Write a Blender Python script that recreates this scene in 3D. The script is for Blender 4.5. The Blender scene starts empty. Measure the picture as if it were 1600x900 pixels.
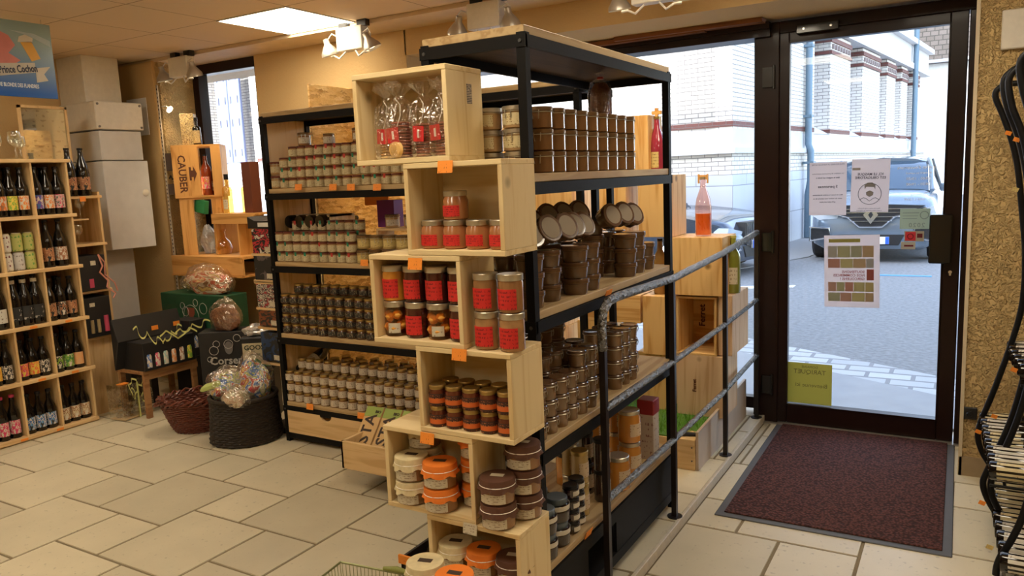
import bpy, bmesh, math, random
from mathutils import Vector, Matrix
random.seed(7)
S=bpy.context.scene
PI=math.pi
# ---------------------------------------------------------------- camera
f_px=1206.0; H=1.5
def nrm(v): return Vector(v).normalized()
_A=nrm((718,204,-f_px)); _B=nrm((2050,86,f_px)); _B=nrm((2050,-(364-450)*-1,f_px))
_B=nrm((2050,-86,f_px))
_m=(_A+_B).normalized(); _d=(_A-_B).normalized()
Yc=(_m+_d).normalized(); Xc=(_m-_d).normalized(); Zc=Xc.cross(Yc)
R=Matrix((Xc,Yc,Zc))            # rows: world axes seen from the camera
cd=bpy.data.cameras.new('camera'); cam=bpy.data.objects.new('camera',cd)
S.collection.objects.link(cam); S.camera=cam
cam.matrix_world=Matrix.Translation((0,0,H))@R.to_4x4()
cd.sensor_width=36; cd.lens=36*f_px/1600; cd.clip_start=.05; cd.clip_end=300
C0=Vector((0,0,H))
def ray(u,v): return R@Vector((u-800.,450.-v,-f_px))
def ax(u,v,x): d=ray(u,v); return C0+d*(x/d[0])
def ay(u,v,y): d=ray(u,v); return C0+d*(y/d[1])
def az(u,v,z=0): d=ray(u,v); return C0+d*((z-H)/d[2])
# ---------------------------------------------------------------- light
W=bpy.data.worlds.new('sky'); S.world=W; W.use_nodes=True
wn=W.node_tree; wn.nodes.clear()
sky=wn.nodes.new('ShaderNodeTexSky'); sky.sky_type='NISHITA'; sky.sun_disc=False
sky.sun_elevation=math.radians(38); sky.sun_rotation=math.radians(200); sky.altitude=50; sky.air_density=1.0; sky.dust_density=1.2
bg=wn.nodes.new('ShaderNodeBackground'); bg.inputs[1].default_value=1.25
wo=wn.nodes.new('ShaderNodeOutputWorld')
hs_=wn.nodes.new('ShaderNodeHueSaturation'); hs_.inputs['Saturation'].default_value=.72; wn.links.new(sky.outputs[0],hs_.inputs['Color']); wn.links.new(hs_.outputs[0],bg.inputs[0]); wn.links.new(bg.outputs[0],wo.inputs[0])
sl=bpy.data.lights.new('sun','SUN'); sl.energy=5.5; sl.color=(1,.95,.88); sl.angle=math.radians(.6)
so=bpy.data.objects.new('sun',sl); S.collection.objects.link(so)
so.rotation_euler=Vector((.25,1,-.62)).to_track_quat('-Z','Y').to_euler()
S.view_settings.view_transform='Standard'; S.view_settings.look='None'
S.view_settings.gamma=1; S.view_settings.exposure=0.0; S.view_settings.use_curve_mapping=False
PANEL=16.5; WARM=(1,.72,.40)

# ---------------------------------------------------------------- materials
MATS={}
def nodes(name):
    m=bpy.data.materials.new(name); m.use_nodes=True; nt=m.node_tree
    return m,nt,nt.nodes['Principled BSDF']
def N(nt,t,**k):
    n=nt.nodes.new(t)
    for a,b in k.items():
        if a.startswith('i_'):
            n.inputs[a[2:].replace('_',' ')].default_value=b
        else: setattr(n,a,b)
    return n
def rgb(c): return (c[0],c[1],c[2],1)
def srgb(r,g,b):
    return tuple(((x/255)/12.92 if x/255<=.04045 else ((x/255+.055)/1.055)**2.4) for x in (r,g,b))
def P(name,c,rough=.5,metal=0,coat=0,var=.12,scale=12,bump=0,emit=None,es=0,trans=0,spec=.5):
    if name in MATS: return MATS[name]
    m,nt,b=nodes(name); L=nt.links
    b.inputs['Roughness'].default_value=rough; b.inputs['Metallic'].default_value=metal
    b.inputs['Coat Weight'].default_value=coat; b.inputs['Coat Roughness'].default_value=.08
    b.inputs['Specular IOR Level'].default_value=spec
    tc=N(nt,'ShaderNodeTexCoord'); no=N(nt,'ShaderNodeTexNoise'); no.inputs['Scale'].default_value=scale; no.inputs['Detail'].default_value=4
    L.new(tc.outputs['Object'],no.inputs['Vector'])
    mx=N(nt,'ShaderNodeMix',data_type='RGBA'); mx.inputs[6].default_value=rgb([x*(1-var) for x in c]); mx.inputs[7].default_value=rgb([min(1,x*(1+var)) for x in c])
    L.new(no.outputs['Fac'],mx.inputs[0]); L.new(mx.outputs[2],b.inputs['Base Color'])
    if bump:
        bp=N(nt,'ShaderNodeBump'); bp.inputs['Strength'].default_value=bump; bp.inputs['Distance'].default_value=.01
        L.new(no.outputs['Fac'],bp.inputs['Height']); L.new(bp.outputs[0],b.inputs['Normal'])
    if emit: b.inputs['Emission Color'].default_value=rgb(emit); b.inputs['Emission Strength'].default_value=es
    MATS[name]=m; return m
def wood(name,c1,c2,axis='x',rough=.55,scale=1.0,knots=True):
    if name in MATS: return MATS[name]
    m,nt,b=nodes(name); L=nt.links; b.inputs['Roughness'].default_value=rough; b.inputs['Specular IOR Level'].default_value=.3
    tc=N(nt,'ShaderNodeTexCoord'); mp=N(nt,'ShaderNodeMapping')
    oi=N(nt,'ShaderNodeObjectInfo'); ad=N(nt,'ShaderNodeVectorMath',operation='ADD')
    mu=N(nt,'ShaderNodeVectorMath',operation='SCALE'); mu.inputs[0].default_value=(3.1,7.3,5.7); L.new(oi.outputs['Random'],mu.inputs['Scale'])
    L.new(tc.outputs['Object'],ad.inputs[0]); L.new(mu.outputs[0],ad.inputs[1]); L.new(ad.outputs[0],mp.inputs['Vector'])
    s={'x':(1.2,14,14),'y':(14,1.2,14),'z':(14,14,1.2)}[axis]; mp.inputs['Scale'].default_value=[k*scale for k in s]
    n1=N(nt,'ShaderNodeTexNoise'); n1.inputs['Scale'].default_value=1.2; n1.inputs['Detail'].default_value=3; n1.inputs['Distortion'].default_value=.6
    L.new(mp.outputs[0],n1.inputs['Vector'])
    ms=N(nt,'ShaderNodeMath',operation='MULTIPLY'); ms.inputs[1].default_value=22; L.new(n1.outputs['Fac'],ms.inputs[0])
    sn=N(nt,'ShaderNodeMath',operation='SINE'); L.new(ms.outputs[0],sn.inputs[0])
    mr=N(nt,'ShaderNodeMapRange'); mr.inputs[1].default_value=-1; mr.inputs[2].default_value=1; L.new(sn.outputs[0],mr.inputs[0])
    pw=N(nt,'ShaderNodeMath',operation='POWER'); pw.inputs[1].default_value=2.2; L.new(mr.outputs[0],pw.inputs[0])
    mx=N(nt,'ShaderNodeMix',data_type='RGBA'); mx.inputs[6].default_value=rgb(c1); mx.inputs[7].default_value=rgb(c2)
    L.new(pw.outputs[0],mx.inputs[0]); out=mx.outputs[2]
    if knots:
        vo=N(nt,'ShaderNodeTexVoronoi'); vo.inputs['Scale'].default_value=3.2*scale; L.new(ad.outputs[0],vo.inputs['Vector'])
        cr=N(nt,'ShaderNodeValToRGB'); cr.color_ramp.elements[0].position=.03; cr.color_ramp.elements[0].color=(1,1,1,1); cr.color_ramp.elements[1].position=.075; cr.color_ramp.elements[1].color=(0,0,0,1)
        L.new(vo.outputs['Distance'],cr.inputs[0])
        m2=N(nt,'ShaderNodeMix',data_type='RGBA'); m2.inputs[7].default_value=rgb([c*.45 for c in c2]); L.new(cr.outputs[0],m2.inputs[0]); L.new(out,m2.inputs[6]); out=m2.outputs[2]
    L.new(out,b.inputs['Base Color']); MATS[name]=m; return m
def glass(name,tint=(1,1,1),refl=.08,rough=.02,opac=0,oc=(1,1,1),film=0):
    if name in MATS: return MATS[name]
    m=bpy.data.materials.new(name); m.use_nodes=True; nt=m.node_tree; nt.nodes.clear(); L=nt.links
    o=N(nt,'ShaderNodeOutputMaterial'); t=N(nt,'ShaderNodeBsdfTransparent'); t.inputs[0].default_value=rgb(tint)
    g=N(nt,'ShaderNodeBsdfGlossy'); g.inputs['Roughness'].default_value=rough; g.inputs[0].default_value=(1,1,1,1)
    lw=N(nt,'ShaderNodeLayerWeight'); lw.inputs[0].default_value=.15
    mr=N(nt,'ShaderNodeMapRange'); mr.inputs[3].default_value=refl; mr.inputs[4].default_value=min(1,refl*5+.1); L.new(lw.outputs['Facing'],mr.inputs[0])
    if film:
        tc=N(nt,'ShaderNodeTexCoord'); no=N(nt,'ShaderNodeTexNoise'); no.inputs['Scale'].default_value=film; no.inputs['Detail'].default_value=3
        L.new(tc.outputs['Object'],no.inputs[0]); bp=N(nt,'ShaderNodeBump'); bp.inputs['Strength'].default_value=1; bp.inputs['Distance'].default_value=.02
        L.new(no.outputs['Fac'],bp.inputs['Height']); L.new(bp.outputs[0],g.inputs['Normal'])
    mx=N(nt,'ShaderNodeMixShader'); L.new(mr.outputs[0],mx.inputs[0]); L.new(t.outputs[0],mx.inputs[1]); L.new(g.outputs[0],mx.inputs[2])
    out=mx.outputs[0]
    if opac:
        d=N(nt,'ShaderNodeBsdfDiffuse'); d.inputs[0].default_value=rgb(oc); m2=N(nt,'ShaderNodeMixShader'); m2.inputs[0].default_value=opac
        L.new(out,m2.inputs[1]); L.new(d.outputs[0],m2.inputs[2]); out=m2.outputs[0]
    L.new(out,o.inputs[0]); MATS[name]=m; return m
def label_mat(name,bgc,ink,rows=6,dens=.5,scale=30,rough=.6):
    """printed paper: rows of small illegible type"""
    if name in MATS: return MATS[name]
    m,nt,b=nodes(name); L=nt.links; b.inputs['Roughness'].default_value=rough
    tc=N(nt,'ShaderNodeTexCoord'); se=N(nt,'ShaderNodeSeparateXYZ'); L.new(tc.outputs['Generated'],se.inputs[0])
    mu=N(nt,'ShaderNodeMath',operation='MULTIPLY'); mu.inputs[1].default_value=rows*2*PI; L.new(se.outputs['Z'],mu.inputs[0])
    si=N(nt,'ShaderNodeMath',operation='SINE'); L.new(mu.outputs[0],si.inputs[0])
    gt=N(nt,'ShaderNodeMath',operation='GREATER_THAN'); gt.inputs[1].default_value=.1; L.new(si.outputs[0],gt.inputs[0])
    mp=N(nt,'ShaderNodeMapping'); mp.inputs['Scale'].default_value=(scale,scale,rows*.9); L.new(tc.outputs['Generated'],mp.inputs[0])
    no=N(nt,'ShaderNodeTexNoise'); no.inputs['Scale'].default_value=1; no.inputs['Detail'].default_value=1; L.new(mp.outputs[0],no.inputs[0])
    g2=N(nt,'ShaderNodeMath',operation='GREATER_THAN'); g2.inputs[1].default_value=1-dens; L.new(no.outputs['Fac'],g2.inputs[0])
    m3=N(nt,'ShaderNodeMath',operation='MULTIPLY'); L.new(gt.outputs[0],m3.inputs[0]); L.new(g2.outputs[0],m3.inputs[1])
    mx=N(nt,'ShaderNodeMix',data_type='RGBA'); mx.inputs[6].default_value=rgb(bgc); mx.inputs[7].default_value=rgb(ink)
    L.new(m3.outputs[0],mx.inputs[0]); L.new(mx.outputs[2],b.inputs['Base Color']); MATS[name]=m; return m
def patch_mat(name,cols,scale=6,rough=.5):
    """multi-coloured printed artwork patches"""
    if name in MATS: return MATS[name]
    m,nt,b=nodes(name); L=nt.links; b.inputs['Roughness'].default_value=rough
    tc=N(nt,'ShaderNodeTexCoord'); vo=N(nt,'ShaderNodeTexNoise'); vo.inputs['Scale'].default_value=scale; vo.inputs['Detail'].default_value=2; vo.inputs['Distortion'].default_value=1
    L.new(tc.outputs['Generated'],vo.inputs['Vector'])
    cr=N(nt,'ShaderNodeValToRGB'); cr.color_ramp.interpolation='CONSTANT'; e=cr.color_ramp.elements
    n=len(cols); e[0].position=0; e[0].color=rgb(cols[0]); e[1].position=.3+.4/n; e[1].color=rgb(cols[1])
    for i in range(2,n):
        x=e.new(.3+.4*i/n); x.color=rgb(cols[i])
    L.new(vo.outputs['Fac'],cr.inputs[0]); L.new(cr.outputs[0],b.inputs['Base Color']); MATS[name]=m; return m
def brick_mat(name,c1,c2,mort,bw=.22,bh=.06,mode='xz',off=.5,msz=.006,rough=.8,bump=.3):
    if name in MATS: return MATS[name]
    m,nt,b=nodes(name); L=nt.links; b.inputs['Roughness'].default_value=rough
    tc=N(nt,'ShaderNodeTexCoord'); se=N(nt,'ShaderNodeSeparateXYZ'); L.new(tc.outputs['Object'],se.inputs[0])
    ad=N(nt,'ShaderNodeMath',operation='ADD'); L.new(se.outputs['X'],ad.inputs[0]); L.new(se.outputs['Y'],ad.inputs[1])
    cb=N(nt,'ShaderNodeCombineXYZ')
    if mode=='xz': L.new(ad.outputs[0],cb.inputs[0]); L.new(se.outputs['Z'],cb.inputs[1])
    else: L.new(se.outputs['X'],cb.inputs[0]); L.new(se.outputs['Y'],cb.inputs[1])
    br=N(nt,'ShaderNodeTexBrick'); br.offset=off; br.inputs['Scale'].default_value=1; br.inputs['Brick Width'].default_value=bw; br.inputs['Row Height'].default_value=bh
    br.inputs['Mortar Size'].default_value=msz; br.inputs['Mortar Smooth'].default_value=.1
    br.inputs['Color1'].default_value=rgb(c1); br.inputs['Color2'].default_value=rgb(c2); br.inputs['Mortar'].default_value=rgb(mort)
    L.new(cb.outputs[0],br.inputs['Vector']); L.new(br.outputs['Color'],b.inputs['Base Color'])
    bp=N(nt,'ShaderNodeBump'); bp.inputs['Strength'].default_value=bump; bp.inputs['Distance'].default_value=.005; bp.invert=True
    L.new(br.outputs['Fac'],bp.inputs['Height']); L.new(bp.outputs[0],b.inputs['Normal']); MATS[name]=m; return m
def stucco(name,c,strength=.6,scale=28,rough=.85):
    if name in MATS: return MATS[name]
    m,nt,b=nodes(name); L=nt.links; b.inputs['Roughness'].default_value=rough; b.inputs['Specular IOR Level'].default_value=.25
    tc=N(nt,'ShaderNodeTexCoord'); no=N(nt,'ShaderNodeTexNoise'); no.inputs['Scale'].default_value=scale; no.inputs['Detail'].default_value=2; no.inputs['Distortion'].default_value=1.2
    L.new(tc.outputs['Object'],no.inputs['Vector'])
    n2=N(nt,'ShaderNodeTexNoise'); n2.inputs['Scale'].default_value=1.5; L.new(tc.outputs['Object'],n2.inputs['Vector'])
    mx=N(nt,'ShaderNodeMix',data_type='RGBA'); mx.inputs[6].default_value=rgb([x*.93 for x in c]); mx.inputs[7].default_value=rgb([min(1,x*1.07) for x in c]); L.new(n2.outputs['Fac'],mx.inputs[0]); L.new(mx.outputs[2],b.inputs['Base Color'])
    cr=N(nt,'ShaderNodeValToRGB'); cr.color_ramp.elements[0].position=.42; cr.color_ramp.elements[1].position=.6; L.new(no.outputs['Fac'],cr.inputs[0])
    bp=N(nt,'ShaderNodeBump'); bp.inputs['Strength'].default_value=strength; bp.inputs['Distance'].default_value=.012; L.new(cr.outputs[0],bp.inputs['Height']); L.new(bp.outputs[0],b.inputs['Normal']); MATS[name]=m; return m

STEEL=P('black_steel',(.006,.0055,.0055),.55,0,bump=.03,scale=60,spec=.14)
BLACK=P('matte_black',(.012,.012,.013),.5)
DGLOSS=P('dark_bottle_glass',(.006,.004,.003),.07,coat=.15,var=.3)
GREENG=P('green_bottle_glass',(.02,.035,.012),.1,coat=.5)
LIDBRASS=P('brass_lid',(.42,.29,.10),.3,.85)
LIDSILV=P('tin_lid',(.55,.50,.40),.32,.85)
ORANGE=label_mat('orange_price_card',(.90,.29,.03),(.35,.06,.01),3,.35,14)
PINE_X=wood('pale_pine_x',(.72,.50,.25),(.60,.38,.17),'x')
PINE_Y=wood('pale_pine_y',(.72,.50,.25),(.60,.38,.17),'y')
PINE_Z=wood('pale_pine_z',(.72,.50,.25),(.60,.38,.17),'z')
CRATE_X=wood('crate_wood_x',(.76,.60,.33),(.67,.49,.24),'x')
CRATE_Z=wood('crate_wood_z',(.76,.60,.33),(.67,.49,.24),'z')
CRATE_Y=wood('crate_wood_y',(.76,.60,.33),(.67,.49,.24),'y')
HONEY_Z=wood('honey_wood_z',(.70,.38,.12),(.52,.25,.06),'z')
HONEY_X=wood('honey_wood_x',(.70,.38,.12),(.52,.25,.06),'x')
BOARD_X=wood('shelf_board_x',(.50,.355,.18),(.38,.25,.11),'x',knots=False)
BOARD_Y=wood('shelf_board_y',(.46,.33,.17),(.34,.22,.10),'y',knots=False)
CELLO=glass('cellophane',(1,1,1),.16,.10,film=22)
CLEAR=glass('clear_glass',(.94,.96,.94),.13,.03)
PANE=glass('window_pane',(.95,.97,.98),.012,.0)
PAPER=P('white_paper',(.80,.78,.74),.7)
WHITE=P('white_lacquer',(.70,.66,.58),.45,bump=.03,scale=30)

# ---------------------------------------------------------------- mesh helpers
def link(o): S.collection.objects.link(o); return o
class MB:
    def __init__(s): s.v=[]; s.f=[]; s.sm=[]
    def add(s,vs,fs,smooth=False):
        k=len(s.v); s.v+=[tuple(v) for v in vs]; s.f+=[tuple(i+k for i in f) for f in fs]; s.sm+=[smooth]*len(fs); return s
    def box(s,x0,x1,y0,y1,z0,z1,M=None):
        vs=[Vector((x,y,z)) for z in (z0,z1) for y in (y0,y1) for x in (x0,x1)]
        if M: vs=[M@v for v in vs]
        return s.add(vs,[(0,2,3,1),(4,5,7,6),(0,1,5,4),(2,6,7,3),(0,4,6,2),(1,3,7,5)])
    def quad(s,a,b,c,d): return s.add([a,b,c,d],[(0,1,2,3)])
    def lathe(s,prof,n=20,c=(0,0,0),M=None,sx=1,sy=1,smooth=True):
        vs=[];fs=[]
        for (r,z) in prof:
            for i in range(n):
                a=2*PI*i/n; v=Vector((c[0]+r*sx*math.cos(a),c[1]+r*sy*math.sin(a),c[2]+z)); vs.append(M@v if M else v)
        for k in range(len(prof)-1):
            for i in range(n):
                j=(i+1)%n; fs.append((k*n+i,k*n+j,(k+1)*n+j,(k+1)*n+i))
        if prof[0][0]>1e-4: fs.append(tuple(range(n))[::-1])
        if prof[-1][0]>1e-4: fs.append(tuple((len(prof)-1)*n+i for i in range(n)))
        return s.add(vs,fs,smooth)
    def tube(s,pts,r,n=8,closed=False,smooth=True):
        pts=[Vector(p) for p in pts]; m=len(pts); vs=[];fs=[]
        up=None
        for i,p in enumerate(pts):
            if closed: t=(pts[(i+1)%m]-pts[i-1]).normalized()
            else: t=(pts[min(i+1,m-1)]-pts[max(i-1,0)]).normalized()
            if up is None:
                up=Vector((0,0,1)) if abs(t.z)<.9 else Vector((1,0,0))
            a=(up-t*up.dot(t)).normalized(); up=a; b=t.cross(a)
            rr=r[i] if isinstance(r,(list,tuple)) else r
            for k in range(n):
                q=2*PI*k/n; vs.append(p+a*(rr*math.cos(q))+b*(rr*math.sin(q)))
        for i in range(m if closed else m-1):
            for k in range(n):
                j=(i+1)%m; fs.append((i*n+k,i*n+(k+1)%n,j*n+(k+1)%n,j*n+k))
        if not closed: fs.append(tuple(range(n))[::-1]); fs.append(tuple((m-1)*n+k for k in range(n)))
        return s.add(vs,fs,smooth)
    def patch(s,r,z0,z1,a0,a1,n=10,t=.0006,c=(0,0,0)):
        """thin curved label; angles from local -Y"""
        vs=[];fs=[]
        for i in range(n+1):
            a=-PI/2+a0+(a1-a0)*i/n
            for rr in (r,r+t):
                for z in (z0,z1): vs.append((c[0]+rr*math.cos(a),c[1]+rr*math.sin(a),c[2]+z))
        for i in range(n):
            k=i*4; fs+=[(k+2,k+6,k+7,k+3),(k,k+1,k+5,k+4),(k+1,k+3,k+7,k+5),(k,k+4,k+6,k+2)]
        fs+=[(0,2,3,1),(n*4,n*4+1,n*4+3,n*4+2)]
        return s.add(vs,fs,True)
    def poly(s,pts,y0,y1,axis='y'):
        """extrude a 2D outline (a,b): in xz along y, or in yz along x, or in xy along z"""
        n=len(pts)
        def mk(p,t): return {'y':(p[0],t,p[1]),'x':(t,p[0],p[1]),'z':(p[0],p[1],t)}[axis]
        vs=[mk(p,y0) for p in pts]+[mk(p,y1) for p in pts]
        fs=[tuple(range(n)),tuple(range(2*n-1,n-1,-1))]+[(i,i+n,(i+1)%n+n,(i+1)%n) for i in range(n)]
        return s.add(vs,fs)
    def mesh(s,name='mesh',bevel=0):
        me=bpy.data.meshes.new(name); me.from_pydata(s.v,[],s.f); me.validate()
        bm=bmesh.new(); bm.from_mesh(me); bmesh.ops.recalc_face_normals(bm,faces=bm.faces)
        if bevel:
            ed=[e for e in bm.edges if len(e.link_faces)==2 and e.calc_face_angle(0)>.7]
            bmesh.ops.bevel(bm,geom=ed,offset=bevel,segments=1,affect='EDGES',clamp_overlap=True)
        bm.to_mesh(me); bm.free()
        if any(s.sm):
            for p in me.polygons: p.use_smooth=True
            try: me.set_sharp_from_angle(angle=math.radians(40))
            except Exception: pass
        me.materials.append(None); return me
CACHE={}
def cm(key,fn,bevel=0):
    if key not in CACHE: CACHE[key]=fn(MB()).mesh(str(key[0]) if isinstance(key,tuple) else key,bevel)
    return CACHE[key]
def obj(name,me,mat,parent=None,loc=(0,0,0),rot=(0,0,0),label=None,kind=None):
    if isinstance(me,MB): me=me.mesh(name)
    o=bpy.data.objects.new(name,me); link(o)
    if me.materials and len(me.materials)==0: me.materials.append(None)
    if not me.materials: me.materials.append(None)
    o.material_slots[0].link='OBJECT'; o.material_slots[0].material=mat
    o.location=loc; o.rotation_euler=rot
    if parent: o.parent=parent
    if label: o['label']=label
    if kind: o['kind']=kind
    return o
def tag(o,label,cat,group=None):
    o['label']=label; o['category']=cat
    if group: o['group']=group
    return o
def thing(name,label,cat,loc=(0,0,0),rz=0,group=None,rot=None):
    o=bpy.data.objects.new(name,None); link(o); o.empty_display_size=.05; o.location=loc; o.rotation_euler=rot or (0,0,rz)
    return tag(o,label,cat,group)
def struct(name,mb,mat,parent=None,bevel=0):
    o=obj(name,mb.mesh(name,bevel) if isinstance(mb,MB) else mb,mat,parent)
    if not parent: o['kind']='structure'
    return o
def text_mesh(s,size,ext=.0008,align='CENTER',spacing=1,bold=False):
    cu=bpy.data.curves.new('lettering','FONT'); cu.body=s; cu.size=size; cu.extrude=ext; cu.align_x=align; cu.align_y='CENTER'; cu.space_character=spacing; cu.resolution_u=2
    if bold: cu.offset=size*.02
    t=bpy.data.objects.new('t',cu); link(t); bpy.context.view_layer.update()
    me=bpy.data.meshes.new_from_object(t.evaluated_get(bpy.context.evaluated_depsgraph_get()))
    bpy.data.objects.remove(t); me.materials.clear(); me.materials.append(None); return me
def lettering(s,size,mat,parent,loc,rot,mirror=False,ext=.0008,align='CENTER',bold=False,spacing=1,name='lettering'):
    key=('txt',s,size,align,bold,ext,spacing)
    if key not in CACHE: CACHE[key]=text_mesh(s,size,ext,align,spacing,bold)
    o=obj(name,CACHE[key],mat,parent,loc,rot)
    return o
ORD=['first','second','third','fourth','fifth','sixth','seventh','eighth','ninth','tenth','eleventh','twelfth','thirteenth','fourteenth','fifteenth','sixteenth','seventeenth','eighteenth']
LAY=['bottom','second','third','fourth','fifth']
# ================================================================ ROOM SHELL
WALLC=(.60,.42,.20)
M_WALL=stucco('smooth_tan_wall',WALLC,.12,40)
M_STUC=stucco('rough_tan_stucco',(.60,.43,.20),1.0,52)
M_CEIL=brick_mat('ceiling_tiles',(.67,.53,.37),(.69,.55,.38),(.30,.21,.12),.58,.58,'xy',0,.004,.85,.4)
M_FRAME=P('dark_brown_frame',(.015,.006,.005),.32,0,coat=.06,var=.2,spec=.22)
def tile_mat(name,c):
    m,nt,b=nodes(name); L=nt.links; b.inputs['Roughness'].default_value=.42
    at=N(nt,'ShaderNodeAttribute'); at.attribute_name='tone'
    tc=N(nt,'ShaderNodeTexCoord'); no=N(nt,'ShaderNodeTexNoise'); no.inputs['Scale'].default_value=5; no.inputs['Detail'].default_value=6; L.new(tc.outputs['Object'],no.inputs[0])
    ad=N(nt,'ShaderNodeMath',operation='ADD'); L.new(at.outputs['Fac'],ad.inputs[0]); L.new(no.outputs['Fac'],ad.inputs[1])
    mr=N(nt,'ShaderNodeMapRange'); mr.inputs[1].default_value=.3; mr.inputs[2].default_value=1.7; L.new(ad.outputs[0],mr.inputs[0])
    mx=N(nt,'ShaderNodeMix',data_type='RGBA'); mx.inputs[6].default_value=rgb([x*.80 for x in c]); mx.inputs[7].default_value=rgb([min(1,x*1.12) for x in c]); L.new(mr.outputs[0],mx.inputs[0])
    v=N(nt,'ShaderNodeTexNoise'); v.inputs['Scale'].default_value=45; v.inputs['Detail'].default_value=3; L.new(tc.outputs['Object'],v.inputs[0])
    cr=N(nt,'ShaderNodeValToRGB'); cr.color_ramp.elements[0].position=.28; cr.color_ramp.elements[1].position=.36; L.new(v.outputs['Fac'],cr.inputs[0])
    m2=N(nt,'ShaderNodeMix',data_type='RGBA'); m2.inputs[6].default_value=rgb([x*.7 for x in c]); L.new(cr.outputs[0],m2.inputs[0]); L.new(mx.outputs[2],m2.inputs[7]); L.new(m2.outputs[2],b.inputs['Base Color'])
    bp=N(nt,'ShaderNodeBump'); bp.inputs['Strength'].default_value=.25; bp.inputs['Distance'].default_value=.004; L.new(no.outputs['Fac'],bp.inputs['Height']); L.new(bp.outputs[0],b.inputs['Normal'])
    return m
M_TILE=tile_mat('limestone_tiles',(.60,.53,.38))
M_GROUT=P('grout',(.20,.155,.09),.9)
def tiles(name,x0,x1,y0,y1,z,ox,oy,L=.485,s=.305,g=.0035):
    mb=MB(); tones=[]
    n=int(12/L)
    for i in range(-n,n):
        for j in range(-n,n):
            bx=ox+i*L+j*s; by=oy-i*s+j*L
            for (a,b,c,d) in ((bx,by,bx+L,by+L),(bx+L,by+L-s,bx+L+s,by+L)):
                a=max(a+g,x0);b=max(b+g,y0);c=min(c-g,x1);d=min(d-g,y1)
                if c-a<.02 or d-b<.02: continue
                e=.004; t=random.random()
                vs=[(a,b,z-.012),(c,b,z-.012),(c,d,z-.012),(a,d,z-.012),(a+e,b+e,z),(c-e,b+e,z),(c-e,d-e,z),(a+e,d-e,z)]
                mb.add(vs,[(0,1,5,4),(1,2,6,5),(2,3,7,6),(3,0,4,7),(4,5,6,7)]); tones+=[t]*5
    me=bpy.data.meshes.new(name); me.from_pydata(mb.v,[],mb.f)
    at=me.attributes.new('tone','FLOAT','FACE')
    for k,t in enumerate(tones): at.data[k].value=t
    me.materials.append(None); return me
SX=-1.03
fl=obj('floor',tiles('floor',-6,SX-.012,-2.6,4.9,0,-3.60,2.02),M_TILE); fl['kind']='structure'
g=obj('floor_grout',MB().box(-6,SX,-2.6,4.9,-.3,-.004),M_GROUT,fl)
fl2=obj('floor',tiles('floor_entrance',SX+.004,2.6,-2.6,4.9,-.04,-1.115,3.13-.485),M_TILE); fl2['kind']='structure'
obj('floor_grout',MB().box(SX,2.6,-2.6,4.9,-.3,-.044),M_GROUT,fl2)
struct('trim_1',MB().box(SX-.014,SX+.002,-2.6,4.66,-.042,.0035),P('pale_stone_edge',(.55,.48,.36),.5,var=.2,scale=30,bump=.2),bevel=.002)
# ceiling (grid origin at the lit panel)
ce=struct('ceiling',MB().box(-2.1,6.8,-6,.585,0,.25),M_CEIL); ce.location=(-3.92,3.26,2.5)
struct('ceiling',MB().box(-6.1,-2.,3.842,4.9,2.475,2.75).box(-6.1,-6.02,-3,4,2.5,2.75),P('cream_cornice',(.66,.52,.35),.6)).location=(0,0,0)
struct('ceiling',MB().box(-2.,2.7,3.842,4.2,2.475,2.75),P('cream_cornice',(.66,.52,.35),.6))
# walls
struct('wall_left',MB().box(-6.1,-5.85,-2.7,3.83,-.3,2.52),M_WALL)
struct('wall_front_left',MB().box(-6.1,-5.36,3.82,4.26,-.3,2.48),M_WALL)
struct('wall_front_left',MB().poly([(-5.37,3.845),(-5.3195,3.845),(-5.37,4.26)],-.1,2.478,'z'),M_STUC)
struct('wall_front_pier',MB().box(-4.62,-3.2,4.15,4.9,-.3,2.48),M_WALL)
struct('wall_front_sill',MB().box(-5.36,-4.6,4.12,4.26,-.3,.93),M_WALL)
struct('wall_front_lintel',MB().box(-3.21,2.8,4.15,4.9,2.315,2.6),M_WALL)
struct('wall_front_right',MB().box(0.002,2.8,4.22,4.9,-.3,2.33),M_STUC)
struct('wall_back',MB().box(-6.1,2.8,-2.8,-2.6,-.3,2.6),M_WALL)
struct('wall_right',MB().box(2.6,2.8,-2.7,4.3,-.3,2.6),M_WALL)
struct('wall_unseen_shade_block',MB().box(-12,-5.6,-3.2,4.9,2.76,7.6).box(-5.7,6,-3.2,4.9,2.76,7.6).box(-12,-6.11,3.9,4.26,-.3,2.8).box(2.81,6,4.2,4.9,-.3,2.8),P('unseen_facade_render',(.5,.46,.4),.9))  # unseen upper mass of the shop, added so its shadow covers the street
struct('trim_2',MB().box(-.004,.012,4.205,4.235,-.04,2.33),P('cream_corner_bead',(.62,.52,.36),.5))
struct('baseboard_right',MB().box(0.0,2.6,4.205,4.225,-.04,.055),P('travertine_base',(.33,.24,.14),.6,var=.25,scale=9))
struct('trim_3',MB().box(-3.2,-3.1,4.62,4.8,.0,2.3).box(-3.2,-1.0,4.60,4.82,2.262,2.30).box(-3.2,-1.0,4.62,4.80,2.222,2.262),M_FRAME)
struct('trim_4',MB().box(-3.15,-1.35,4.55,4.62,2.282,2.308).box(-1.9,-1.02,4.52,4.62,2.290,2.314),wood('raw_brown_batten',(.23,.09,.035),(.15,.055,.02),'x',knots=False))
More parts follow.
